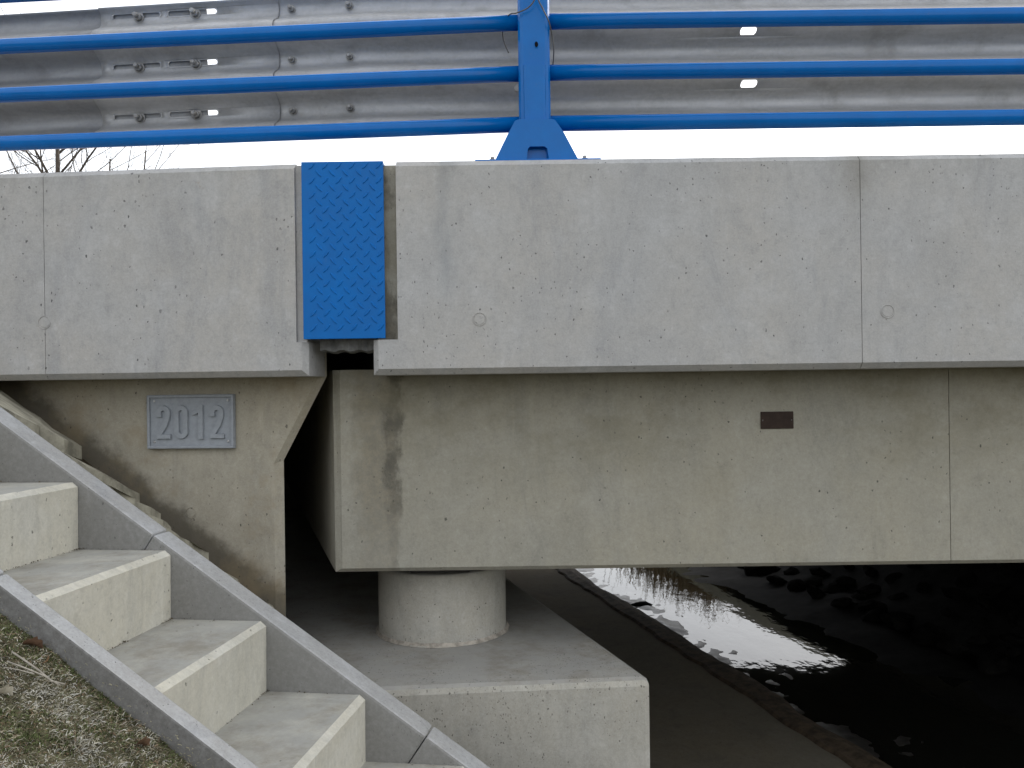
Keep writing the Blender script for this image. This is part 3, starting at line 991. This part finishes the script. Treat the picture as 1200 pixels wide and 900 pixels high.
# ------------------------------------------------------------------ blue railing
RY = .12
rd = RY - EYE.y
railing = thing("railing", "bright blue steel railing with round bars and footed post", "railing", (P(627, 185, RY).x, RY, ZT))
pxc = P(626, 100, RY).x
rz = [EYE.z + v * rd for v in (.3045, .3640, .4240, .4870, .5470, .6070)]
PW = .0515
for z in rz:
    bm = bmesh.new()
    add_tube(bm, [(pxc + PW - .004, RY, z), (4.0, RY, z), (XE - .3, RY, z)], .0255, 24)
    bm_obj("rail", bm, M_BLUE, railing)
    bm = bmesh.new()
    xs_ = [pxc - PW + .004, pxc - 1.5, pxc - 4.2]
    add_tube(bm, [rotL((x, RY + (0 if x > pxc - .2 else 0), z), pxc) + Vector((0, RY * (1 - CK), 0)) for x in xs_], .0255, 24)
    bm_obj("rail", bm, M_BLUE, railing)
# post: a folded channel, open to the back, with an inner lower sleeve
bm = bmesh.new()
ZPT = rz[-1] + .05
outer = [(-PW, .052), (-PW, -.030), (-PW + .006, -.040), (-PW + .016, -.046), (PW - .016, -.046), (PW - .006, -.040), (PW, -.030), (PW, .052)]
inner = [(x * .88, y + .006 if y < .05 else y) for x, y in outer]
zb_ = ZT + .012
def column_from(bm, outer, inner, z0, z1):
    ring0 = [bm.verts.new((pxc + x, RY + y, z0)) for x, y in outer + inner[::-1]]
    ring1 = [bm.verts.new((pxc + x, RY + y, z1)) for x, y in outer + inner[::-1]]
    n = len(ring0)
    for i in range(n):
        j = (i + 1) % n
        bm.faces.new((ring0[i], ring0[j], ring1[j], ring1[i]))
    m = len(outer)
    for i in range(m - 1):
        for rg in (ring0, ring1):
            bm.faces.new((rg[i], rg[i + 1], rg[n - 2 - i], rg[n - 1 - i]))
column_from(bm, outer, inner, zb_, ZPT)
bm_obj("post", bm, M_BLUE, railing)
bm = bmesh.new()                          # front stiffener with rounded edges over the lower half
zs = P(627, 76, RY - .05).z
f_out = [(-.036, -.047), (-.034, -.053), (-.028, -.056), (.028, -.056), (.034, -.053), (.036, -.047)]
r0 = [bm.verts.new((pxc + x, RY + y, zb_ + .08)) for x, y in f_out]; r1 = [bm.verts.new((pxc + x, RY + y, zs)) for x, y in f_out]
for i in range(6):
    j = (i + 1) % 6
    bm.faces.new((r0[i], r0[j], r1[j], r1[i]))
bm.faces.new(r0); bm.faces.new(r1[::-1])
bm_obj("stiffener", bm, M_BLUE, railing)
bm = bmesh.new()                          # flared foot plate
fz = lambda py: P(627, py, RY - .07).z
fx = lambda px: P(px, 160, RY - .07).x
poly = [(fx(580), zb_ - .001), (fx(617), zb_ - .001), (fx(618.5), fz(174)), (fx(621), fz(171.5)), (fx(638), fz(171.5)), (fx(641), fz(174)), (fx(643), zb_ - .001), (fx(677), zb_ - .001), (fx(660.5), fz(155)), (fx(651), fz(141)), (fx(647), fz(139.5)), (fx(608), fz(139.5)), (fx(604), fz(141)), (fx(596), fz(155))]
add_prism(bm, poly, RY - .070, RY - .058)
bm_obj("foot_plate", bm, M_BLUE, railing)
bm = bmesh.new()
add_prism(bm, [(fx(590), zb_ - .001), (fx(668), zb_ - .001), (fx(648), fz(150)), (fx(608), fz(150))], RY + .054, RY + .064)
add_prism(bm, [(fx(614), zb_ - .001), (fx(646), zb_ - .001), (fx(646), fz(150)), (fx(614), fz(150))], RY - .044, RY - .040)
bm_obj("foot_web", bm, M_BLUE, railing)
bm = bmesh.new()
add_box(bm, (P(557, 184, .08).x, .045, ZT + .0005), (P(703, 184, .08).x, .27, ZT + .0115), .0015)
bm_obj("base_plate", bm, M_BLUE, railing)
for px in (577, 685):
    for yy in (.075, .235):
        bm = bmesh.new()
        x = P(px, 184, .08).x
        add_tube(bm, [(x, yy, ZT + .0116), (x, yy, ZT + .019)], .010, 6)
        add_tube(bm, [(x, yy, ZT + .019), (x, yy, ZT + .027)], .006, 10)
        bm_obj("anchor_bolt", bm, M_BOLT, railing)
bm = bmesh.new()                          # drilled hole: raised paint lip, the dark inside painted as a black disc
hz, hx = P(628, 52, RY - .047).z, P(628.5, 52, RY - .047).x
n = 20
ra = [bm.verts.new((hx + .0088 * math.cos(2 * math.pi * k / n), RY - .0468, hz + .0125 * math.sin(2 * math.pi * k / n))) for k in range(n)]
rb_ = [bm.verts.new((hx + .0065 * math.cos(2 * math.pi * k / n), RY - .0476, hz + .0102 * math.sin(2 * math.pi * k / n))) for k in range(n)]
rc_ = [bm.verts.new((hx + .0055 * math.cos(2 * math.pi * k / n), RY - .0465, hz + .0090 * math.sin(2 * math.pi * k / n))) for k in range(n)]
for A, B in ((ra, rb_), (rb_, rc_)):
    for k in range(n):
        bm.faces.new((A[k], A[(k + 1) % n], B[(k + 1) % n], B[k]))
bm_obj("hole_rim", bm, M_BLUE, railing)
bm = bmesh.new()
bm.faces.new([bm.verts.new((hx + .0058 * math.cos(2 * math.pi * k / n), RY - .0467, hz + .0092 * math.sin(2 * math.pi * k / n))) for k in range(n)])
bm_obj("hole_dark_disc", bm, plain("hole_shade_black", (.008, .008, .01), .9, .1), railing)

# loose wire tied round the post
def wire(ptsp, label, r=.0021):
    bm = bmesh.new()
    ctrl = [P(a, b, y) for a, b, y in ptsp]
    out = []
    for i in range(len(ctrl) - 1):
        p0, p1, p2, p3 = ctrl[max(i - 1, 0)], ctrl[i], ctrl[i + 1], ctrl[min(i + 2, len(ctrl) - 1)]
        for q in range(8):
            t = q / 8
            out.append(.5 * ((2 * p1) + (p2 - p0) * t + (2 * p0 - 5 * p1 + 4 * p2 - p3) * t * t + (3 * p1 - p0 - 3 * p2 + p3) * t ** 3))
    out.append(ctrl[-1])
    add_tube(bm, out, r, 8)
    o = bm_obj("loose_wire", bm, M_WIRE)
    tag(o, label, "wire", "wires on the railing post")
wire([(630, -40, .04), (628, -6, .045), (620, 8, .055), (606, 15, .068), (598, 16.5, .088), (591, 24, .16), (589, 38, .17), (591, 50, .17), (596, 62, .17)], "thin grey wire looping left off the blue post behind the rail")
wire([(626, -40, .05), (630, -4, .05), (636, 10, .055), (643, 25, .065), (647, 42, .09), (649, 58, .10), (648, 76, .13)], "thin grey wire hanging down the right edge of the blue post")

# ------------------------------------------------------------------ galvanised three-wave crash barrier
BY = .45
bc = EYE.z + 1.247
def wave(z):
    c = math.cos(2 * math.pi * (z - bc) / .194)
    return .008 + .0375 * (1 + math.tanh(1.3 * c) / math.tanh(1.3))
def pathpt(x, y, z):
    return rotL((x, y, z - .012 * (XJ - x))) if x < XJ else Vector((x, y, z))
def beam(name, x0, x1, yoff, holes, mat, parent, zr=(-.276, .234)):
    bm = bmesh.new()
    rects = [(hx - hl - .004, hx + hl + .004, hz - hh - .004, hz + hh + .004) for hx, hz, hl, hh in holes]
    xs = {x0, x1, XJ} | {x0 + (x1 - x0) * i / max(1, int((x1 - x0) / .25)) for i in range(int((x1 - x0) / .25) + 1)}
    zs = {bc + zr[0] + (zr[1] - zr[0]) * i / 84 for i in range(85)}
    for a, b, c, d in rects:
        xs |= {a, b}; zs |= {c, d}
    xs = sorted(x for x in xs if x0 - 1e-9 <= x <= x1 + 1e-9); zs = sorted(zs)
    xs = [x for i, x in enumerate(xs) if i == 0 or x - xs[i - 1] > 1e-5]
    zs = [z for i, z in enumerate(zs) if i == 0 or z - zs[i - 1] > 1e-5]
    V = {}
    def vert(x, z):
        k = (round(x, 5), round(z, 5))
        if k not in V:
            V[k] = bm.verts.new(pathpt(x, BY + yoff + wave(z), z))
        return V[k]
    for a, b in zip(xs, xs[1:]):
        for c, d in zip(zs, zs[1:]):
            mx, mz = (a + b) / 2, (c + d) / 2
            if any(r[0] < mx < r[1] and r[2] < mz < r[3] for r in rects):
                continue
            f = bm.faces.new((vert(a, c), vert(b, c), vert(b, d), vert(a, d)))
            f.smooth = True
    for (hx, hz, hl, hh), (a, b, c, d) in zip(holes, rects):
        n = 20
        inn, outr = [], []
        for k in range(n):
            t = 2 * math.pi * (k + .5) / n
            ct, st = math.cos(t), math.sin(t)
            inn.append((hx + math.copysign(hl - hh, ct) + hh * ct, hz + hh * st))
            sc = 1 / max(abs(ct), abs(st))
            outr.append((hx + math.copysign(hl - hh, ct) + ct * sc * (hh + .004), hz + st * sc * (hh + .004)))
        A = [vert(*p) for p in inn]; B = [vert(*p) for p in outr]
        for k in range(n):
            j = (k + 1) % n
            try:
                bm.faces.new((A[k], A[j], B[j], B[k]))
            except ValueError:
                pass
    for v in bm.verts:
        v.co -= Vector(parent["org"])
    me = bpy.data.meshes.new(name)
    bm.to_mesh(me); bm.free()
    o = obj(name, me, mat, parent)
    sm = o.modifiers.new("sheet", 'SOLIDIFY')
    sm.thickness = .003
    sm.offset = 0
    return o
guard = thing("crash_barrier", "galvanised three-wave steel crash barrier behind the blue railing", "crash barrier", (0, BY, ZT - .16))
gl = lambda px, py=70: Lc(px, py, BY + .06).x
rows_z = [bc - .194, bc, bc + .194]
sx0, sx1 = gl(117), gl(326)
slots = []
for z in rows_z:
    slots.append((gl(158.5), z + .010, (gl(186) - gl(131)) / 2, .0085))
    slots.append((gl(224.5), z + .010, (gl(253) - gl(196)) / 2, .0095))
beam("splice_plate", sx0, sx1, -.008, slots + [(gl(220), bc - .097, .028, .011)], M_GALV, guard)
beam("beam", -5.0, gl(240.5), 0.0, [], M_GALV_DK, guard)
hx = P(880, 60, BY).x
beam("beam", gl(254.5), XE - .3, 0.0, [(hx, P(880, 95.5, BY).z + .004, .030, .0095), (hx, P(880, 33, BY).z + .003, .030, .0095), (hx + 2.0, bc - .097, .030, .0095), (hx + 2.0, bc + .097, .030, .0095)], M_GALV, guard)
def bolt_mesh():
    bm = bmesh.new()
    add_tube(bm, [(0, 0, 0), (0, -.004, 0)], .021, 20)
    add_tube(bm, [(0, -.004, 0), (0, -.018, 0), (0, -.020, 0)], [.0155, .0155, .013], 6)
    add_tube(bm, [(0, -.018, 0), (0, -.036, 0), (0, -.038, 0)], [.009, .009, .006], 12)
    bmesh.ops.recalc_face_normals(bm, faces=bm.faces)
    me = bpy.data.meshes.new("bolt")
    bm.to_mesh(me); bm.free()
    me.materials.append(M_BOLT)
    return me
BOLT = bolt_mesh()
def put_bolt(x, z, yoff, sc=1.0):
    p = pathpt(x, BY + .083 + yoff, z) - Vector(guard["org"])
    o = obj("bolt", BOLT, None, guard, p)
    o.rotation_euler = (0, random.uniform(0, 1), -KINK if x < XJ else 0)
    o.scale = (sc, sc, sc)
for z in rows_z:
    put_bolt(gl(161.5), z + .002, -.0095)
    put_bolt(gl(228), z + .004, -.0095)
    put_bolt(gl(340.5), z + .002, -.0016, .8)
    put_bolt(gl(408.5), z + .002, -.0016, .8)
bm = bmesh.new()                          # spacer brackets between railing post and barrier
for z in (bc - .097, bc + .097):
    add_box(bm, (pxc - .035, RY + .054, z - .03), (pxc + .035, BY - .003, z + .03), .003)
bm_obj("spacer_bracket", bm, M_GALV, guard)
bm = bmesh.new()
p = P(606, 105, BY)
add_tube(bm, [(p.x, BY + .0, p.z), (p.x, BY - .02, p.z)], .012, 6)
bm_obj("bolt", bm, M_BOLT, guard)

# ------------------------------------------------------------------ grassy slope in front of the stair
def slope_z(s, t):
    d = -WID - TKF - t                      # distance in front of the front kerb
    b = -s * SLOPE - .054 - .05 * max(0, d - .4)
    p = S3(s, t, 0)
    return b + .012 * mnoise.noise((p.x * 7, p.y * 7, 1)) + .006 * mnoise.noise((p.x * 22, p.y * 22, 5))
bm = bmesh.new()
prev = None
ts = [-WID - TKF + .02 - .03 * i for i in range(40)] + [-2.0, -2.6, -3.5, -5, -8]
for k in range(130):
    s = -4.0 + k * .05
    row = [bm.verts.new(S3(s, t, slope_z(s, t))) for t in ts]
    if prev:
        for i in range(len(ts) - 1):
            bm.faces.new((prev[i], prev[i + 1], row[i + 1], row[i]))
    prev = row
em = bm_obj("embankment", bm, M_MOSS, smooth=True)
struct(em, "mossy earth slope in front of the stair")
bm = bmesh.new()                          # fill under the flight and the paving, and the bank to the left
pl = [S3(-4.0, .25, 0), S3(-4.0, -WID - TKF + .03, 0), S3(2.3, -WID - TKF + .03, 0), S3(2.3, TK - .02, 0)]
pl = [S3(-4.0, TK - .01, 0), S3(-4.0, -WID - TKF + .03, 0), S3(2.1, -WID - TKF + .03, 0), S3(2.1, TK - .01, 0)]
hi = []
lo = []
for p, s in zip(pl, (-4.0, -4.0, 2.1, 2.1)):
    hi.append(bm.verts.new((p.x, p.y, BZ0 - s * SLOPE - .235))); lo.append(bm.verts.new((p.x, p.y, -.1)))
bm.faces.new(hi); bm.faces.new(lo[::-1])
for i in range(4):
    j = (i + 1) % 4
    bm.faces.new((hi[j], hi[i], lo[i], lo[j]))
struct(bm_obj("terrain", bm, M_SOIL), "earth fill under the stair")

# short matted grass and moss
def grass(name, n, s_rng, t_rng, lmin, lmax, wmul, label):
    s = rng.uniform(*s_rng, n); t = rng.uniform(*t_rng, n)
    verts = np.zeros((n * 5, 3)); faces = []
    mi = np.zeros(n * 2, dtype=int)
    for i in range(n):
        p = S3(s[i], t[i], slope_z(s[i], t[i]) - .003)
        q = mnoise.noise((p.x * 8, p.y * 8, p.z * 8)) * .6 + mnoise.noise((p.x * 26, p.y * 26, 2)) * .5 + rng.normal(0, .34)
        q -= .30 * math.exp((t[i] - tf) / .03) - .10
        m = 2 if q < -.10 else (3 if q < .08 else (0 if q < .42 else 1))
        if m == 2:
            L = rng.uniform(lmin, lmax) * .6; w = .0014
        else:
            L = rng.uniform(lmin, lmax); w = rng.uniform(.0005, .0013)
        w *= wmul
        a = rng.uniform(0, 2 * math.pi); el = rng.uniform(.05, .9) if m != 2 else rng.uniform(.4, 1.4)
        dx, dy = math.cos(a), math.sin(a)
        ce, se = math.cos(el), math.sin(el)
        mid = p + Vector((dx * ce, dy * ce, se)) * L * .55
        el2 = el - rng.uniform(.2, 1.2)
        tip = mid + Vector((dx * math.cos(el2), dy * math.cos(el2), math.sin(el2))) * L * .45
        # roll the ribbon so that blades do not all lie flat
        sd_ = Vector((-dy, dx, rng.uniform(-.8, .8))).normalized() * w
        b = i * 5
        verts[b] = p - sd_; verts[b + 1] = p + sd_; verts[b + 2] = mid + sd_ * .8; verts[b + 3] = mid - sd_ * .8; verts[b + 4] = tip
        faces.append((b, b + 1, b + 2, b + 3)); faces.append((b + 3, b + 2, b + 4))
        mi[i * 2] = mi[i * 2 + 1] = m
    org = S3((s_rng[0] + s_rng[1]) / 2, (t_rng[0] + t_rng[1]) / 2, -.3)
    verts -= np.array(org)
    me = bpy.data.meshes.new(name)
    me.from_pydata(verts.tolist(), [], faces)
    for m in (G_DRY, G_GREY, G_GREEN, G_BROWN):
        me.materials.append(m)
    me.polygons.foreach_set("material_index", mi.tolist())
    o = obj(name, me, None, None, org)
    tag(o, label, None, None, "stuff")
tf = -WID - TKF
grass("grass", 210000, (-.62, .62), (tf - .62, tf + .006), .006, .022, .9, "matted dry grass and moss beside the stair kerb")
grass("grass", 40000, (-1.9, -.60), (tf - 1.5, tf - .002), .010, .030, 2.2, "thinner dry grass higher up the slope, left of the stair")
grass("grass", 26000, (-.62, .9), (tf - 1.5, tf - .60), .010, .030, 2.2, "thinner dry grass on the slope nearest to the viewer")

# dry clippings clinging to the side of the front kerb
bm = bmesh.new()
ln_ = math.hypot(1, SLOPE)
for i in range(260):
    s_ = random.uniform(-.6, .6)
    h_ = -.012 - .045 * random.random() ** .6
    c = S3(s_ , tf - .0012, -s_ * SLOPE + h_ * ln_ * .8)
    a = random.uniform(0, 6.28); L_ = random.uniform(.002, .009); w_ = random.uniform(.0004, .0010)
    pts_ = []
    for k in range(4):
        a += random.uniform(-.7, .9)
        pts_.append(c.copy())
        c = c + (SE * math.cos(a) + Vector((0, 0, math.sin(a)))) * L_ / 3 - SN * random.uniform(0, .0008)
    up_ = Vector((0, 0, 1)) * w_ + SE * w_ * .5
    A = [bm.verts.new(p + up_) for p in pts_]; B = [bm.verts.new(p - up_) for p in pts_]
    for k in range(3):
        bm.faces.new((A[k], A[k + 1], B[k + 1], B[k]))
tag(bm_obj("grass_clippings", bm, G_DRY), "dry grass clippings stuck to the side of the front kerb", None, None, "stuff")

def leaf(px, py, size, rot, label, mat):
    u, v = uv(px, py)
    best = None
    for k in range(400):
        d = .9 + k * .003
        q = Vector((u * d, EYE.y + d, EYE.z - v * d))
        r = q - B0
        s, t = r.dot(SE), r.dot(SN)
        if q.z - B0.z < slope_z(s, t) + .012:
            best = q
            break
    if best is None:
        return
    bm = bmesh.new()
    n = 9
    rows_ = []
    for i in range(n + 1):
        f = i / n
        w = size * .36 * math.sin(math.pi * min(1, f * .95 + .05)) ** .7 * (1 + .28 * math.sin(f * 19))
        curl = .22 * size * math.sin(f * 2.6)
        c = Vector((f * size - size / 2, 0, curl))
        rows_.append([bm.verts.new(c + Vector((0, k * w, .30 * abs(k) * w))) for k in (-1, -.5, 0, .5, 1)])
    for A, B in zip(rows_, rows_[1:]):
        for i in range(4):
            bm.faces.new((A[i], A[i + 1], B[i + 1], B[i]))
    mt = Matrix.Rotation(rot, 3, 'Z') @ Matrix.Rotation(R(30), 3, 'Y') @ Matrix.Rotation(R(-50), 3, 'X')
    for vv in bm.verts:
        vv.co = mt @ vv.co + best
    o = bm_obj("dead_leaf", bm, mat, smooth=True)
    tag(o, label, "leaf", "dead leaves on the grass")
leaf(38, 758, .040, .5, "crumpled russet dead leaf lying close against the front kerb", M_LEAF)
leaf(57, 776, .030, 2.0, "small brown dead leaf just below the russet one by the kerb", plain("brown_leaf", (.20, .12, .06), .8, .2, 0, .3, 60, .3))
leaf(168, 874, .034, 1.0, "brown dead leaf lowest on the slope near the kerb", plain("tan_leaf", (.15, .09, .055), .8, .2, 0, .3, 60, .3))
leaf(6, 815, .040, 1.2, "pale bleached leaf at the left edge of the grass", plain("pale_leaf", (.46, .42, .33), .8, .2, 0, .2, 60, .3))
def stem(pp, r, label):
    bm = bmesh.new()
    pts_ = []
    for px, py in pp:
        u, v = uv(px, py)
        for k in range(400):
            d = .9 + k * .003
            q = Vector((u * d, EYE.y + d, EYE.z - v * d))
            rr_ = q - B0
            if q.z - B0.z < slope_z(rr_.dot(SE), rr_.dot(SN)) + .017:
                break
        pts_.append(q)
    add_tube(bm, pts_, r, 7)
    o = bm_obj("dry_stem", bm, M_STRAW)
    tag(o, label, "stem", "dry stems on the grass")
stem([(8, 775), (30, 783), (52, 792), (70, 803)], .0015, "long dry stem lying lower across the mossy grass")
stem([(14, 764), (32, 776), (46, 786), (60, 798), (76, 802)], .0019, "thick grey dry stem lying nearest to the russet leaf")
stem([(4, 782), (22, 785), (40, 790)], .0012, "short thin straw below the two longer dry stems")

# ------------------------------------------------------------------ stones and reeds in the stream
def rock(px, py, size, label, flat=.45, cat="stone", grp="stones in the stream"):
    p = PZ(px, py, 0.0)
    bm = bmesh.new()
    bmesh.ops.create_icosphere(bm, subdivisions=3, radius=1)
    sd_ = Vector((px, py, 0))
    for v in bm.verts:
        n_ = 1 + .35 * mnoise.noise(v.co * 1.3 + sd_) + .15 * mnoise.noise(v.co * 3.5 + sd_)
        v.co = Vector((v.co.x * size * n_, v.co.y * size * n_ * .8, v.co.z * size * n_ * flat)) + p + Vector((0, 0, -.01))
    o = bm_obj("stone", bm, M_RIP, smooth=True)
    tag(o, label, cat, grp)
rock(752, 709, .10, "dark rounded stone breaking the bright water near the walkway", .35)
# mud shoals: a low uneven bed that only just breaks the surface along the walkway side
bm = bmesh.new()
g = []
for y_ in np.arange(1.0, 9.0, .03):
    row = []
    for w_ in np.arange(WP + .16, WP + 1.15, .03):
        q = Vector((w_ + SKEW * y_, y_, 0))
        f = (w_ - WP - .16) / 1.0
        h = .022 * mnoise.noise((q.x * 3.1, q.y * 1.6, 2)) + .014 * mnoise.noise((q.x * 9, q.y * 6, 4)) + .006 * mnoise.noise((q.x * 25, q.y * 19, 1))
        row.append(bm.verts.new((q.x, q.y, 0.034 - .062 * f ** .7 + h)))
    g.append(row)
for A, B in zip(g, g[1:]):
    for i in range(len(A) - 1):
        bm.faces.new((A[i], A[i + 1], B[i + 1], B[i]))
struct(bm_obj("mud_shoal", bm, M_MUD, smooth=True), "dark wet mud just breaking the surface along the silt bank")

def reeds():
    n = 2600
    vv, ff = [], []
    for i in range(n):
        d = rng.uniform(12.5, 15.5)
        a = rng.beta(2.2, 1.1)
        x = d * (.11 + .13 * a)
        y = EYE.y + d
        h = (1.0 + .62 * rng.beta(2, 3)) * (0.70 + .34 * a)
        w = rng.uniform(.004, .012)
        lx, ly = rng.normal(0, .10), rng.normal(0, .10)
        b = len(vv)
        for k, f in enumerate((0, .5, 1)):
            ww = w * (1 - .7 * f)
            cx, cy = x + lx * f * f * h, y + ly * f * f * h
            vv += [(cx - ww, cy, h * f - .05), (cx + ww, cy + ww, h * f - .05)]
        ff += [(b, b + 1, b + 3, b + 2), (b + 2, b + 3, b + 5, b + 4)]
    me = bpy.data.meshes.new("reeds")
    me.from_pydata(vv, [], ff)
    o = obj("reeds", me, M_REED)
    tag(o, "dry brown reeds standing in the stream beyond the bridge", None, None, "stuff")
reeds()

# riprap on the far bank under the bridge
RM = []
for k in range(5):
    bm = bmesh.new()
    bmesh.ops.create_icosphere(bm, subdivisions=2, radius=1)
    for v in bm.verts:
        v.co *= 1 + .3 * mnoise.noise(v.co * 1.6 + Vector((k * 7, 0, 0)))
        v.co.z *= .6
    me = bpy.data.meshes.new("bank_stone")
    bm.to_mesh(me); bm.free()
    me.materials.append(M_RIP)
    RM.append(me)
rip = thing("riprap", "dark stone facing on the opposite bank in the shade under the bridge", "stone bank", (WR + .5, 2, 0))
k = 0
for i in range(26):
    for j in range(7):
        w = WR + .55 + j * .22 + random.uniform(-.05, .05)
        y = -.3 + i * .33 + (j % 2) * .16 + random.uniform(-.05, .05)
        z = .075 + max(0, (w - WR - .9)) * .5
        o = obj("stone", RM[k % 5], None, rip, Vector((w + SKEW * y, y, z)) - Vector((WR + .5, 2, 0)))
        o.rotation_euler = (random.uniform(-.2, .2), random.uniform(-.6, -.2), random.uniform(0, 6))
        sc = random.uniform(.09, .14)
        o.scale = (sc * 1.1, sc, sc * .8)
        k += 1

# ------------------------------------------------------------------ bare trees far beyond the approach
def bare_tree(px, d, h, seed, label, lean=0.0, spread=.55, trunk=.15):
    rd_ = random.Random(seed)
    u, v = uv(px, 190)
    base = Vector((u * d, EYE.y + d, .05))
    root = thing("bare_tree", label, "tree", base, "bare trees beyond the approach")
    bt, bb = bmesh.new(), bmesh.new()
    def grow(p, dirv, L, r, lev, bm_):
        pts_, rad_ = [p.copy()], [r]
        n = 5 if lev < 3 else 3
        q, dv = p.copy(), dirv.copy()
        for i in range(n):
            dv = (dv + Vector((rd_.gauss(0, .10), rd_.gauss(0, .10), .03 + rd_.gauss(0, .06))) * (1 if lev else .35)).normalized()
            q = q + dv * L / n
            pts_.append(q.copy()); rad_.append(r * (1 - .55 * (i + 1) / n))
        add_tube(bm_, pts_, rad_, 7 if lev < 2 else (5 if lev < 3 else 3), cap=lev < 2)
        if lev >= 5 or r < .004:
            return
        kids = {0: 14, 1: 6, 2: 5, 3: 3, 4: 2}[lev]
        for c in range(kids):
            f = (.32 + .66 * (c + rd_.random() * .7) / kids) if lev == 0 else rd_.uniform(.25, 1)
            i = min(n - 1, int(f * n))
            o = pts_[i].lerp(pts_[i + 1], f * n - i)
            tdir = (pts_[i + 1] - pts_[i]).normalized()
            ax = tdir.orthogonal().normalized()
            ax.rotate(Matrix.Rotation(rd_.uniform(0, 6.283), 3, tdir))
            nd = (tdir * math.cos(spread + rd_.uniform(-.15, .35)) + ax * math.sin(spread + rd_.uniform(-.1, .35))).normalized()
            rr_ = rad_[i] * rd_.uniform(.32, .52)
            grow(o, nd, L * rd_.uniform(.36, .58) * (1 - .35 * f if lev == 0 else 1), rr_, lev + 1, bb)
    grow(base, Vector((lean, 0, 1)).normalized(), h, trunk, 0, bt)
    bm_obj("trunk", bt, M_BARK, root)
    bm_obj("crown", bb, M_BARK, root)
bare_tree(84, 34, 12.6, 11, "bare tree with the thickest trunk rising behind the parapet", trunk=.165)
bare_tree(-14, 36, 12.2, 5, "bare tree at the left edge with arching branches", .04, .75, .11)
bare_tree(150, 44, 14.2, 23, "slender bare tree right of the thick trunk", .02, .55, .075)
bare_tree(40, 40, 13.4, 31, "thin bare tree between the left edge and the thick trunk", .01, .7, .10)
bare_tree(118, 42, 13.6, 44, "thin bare tree just right of the thick trunk", .05, .7, .085)
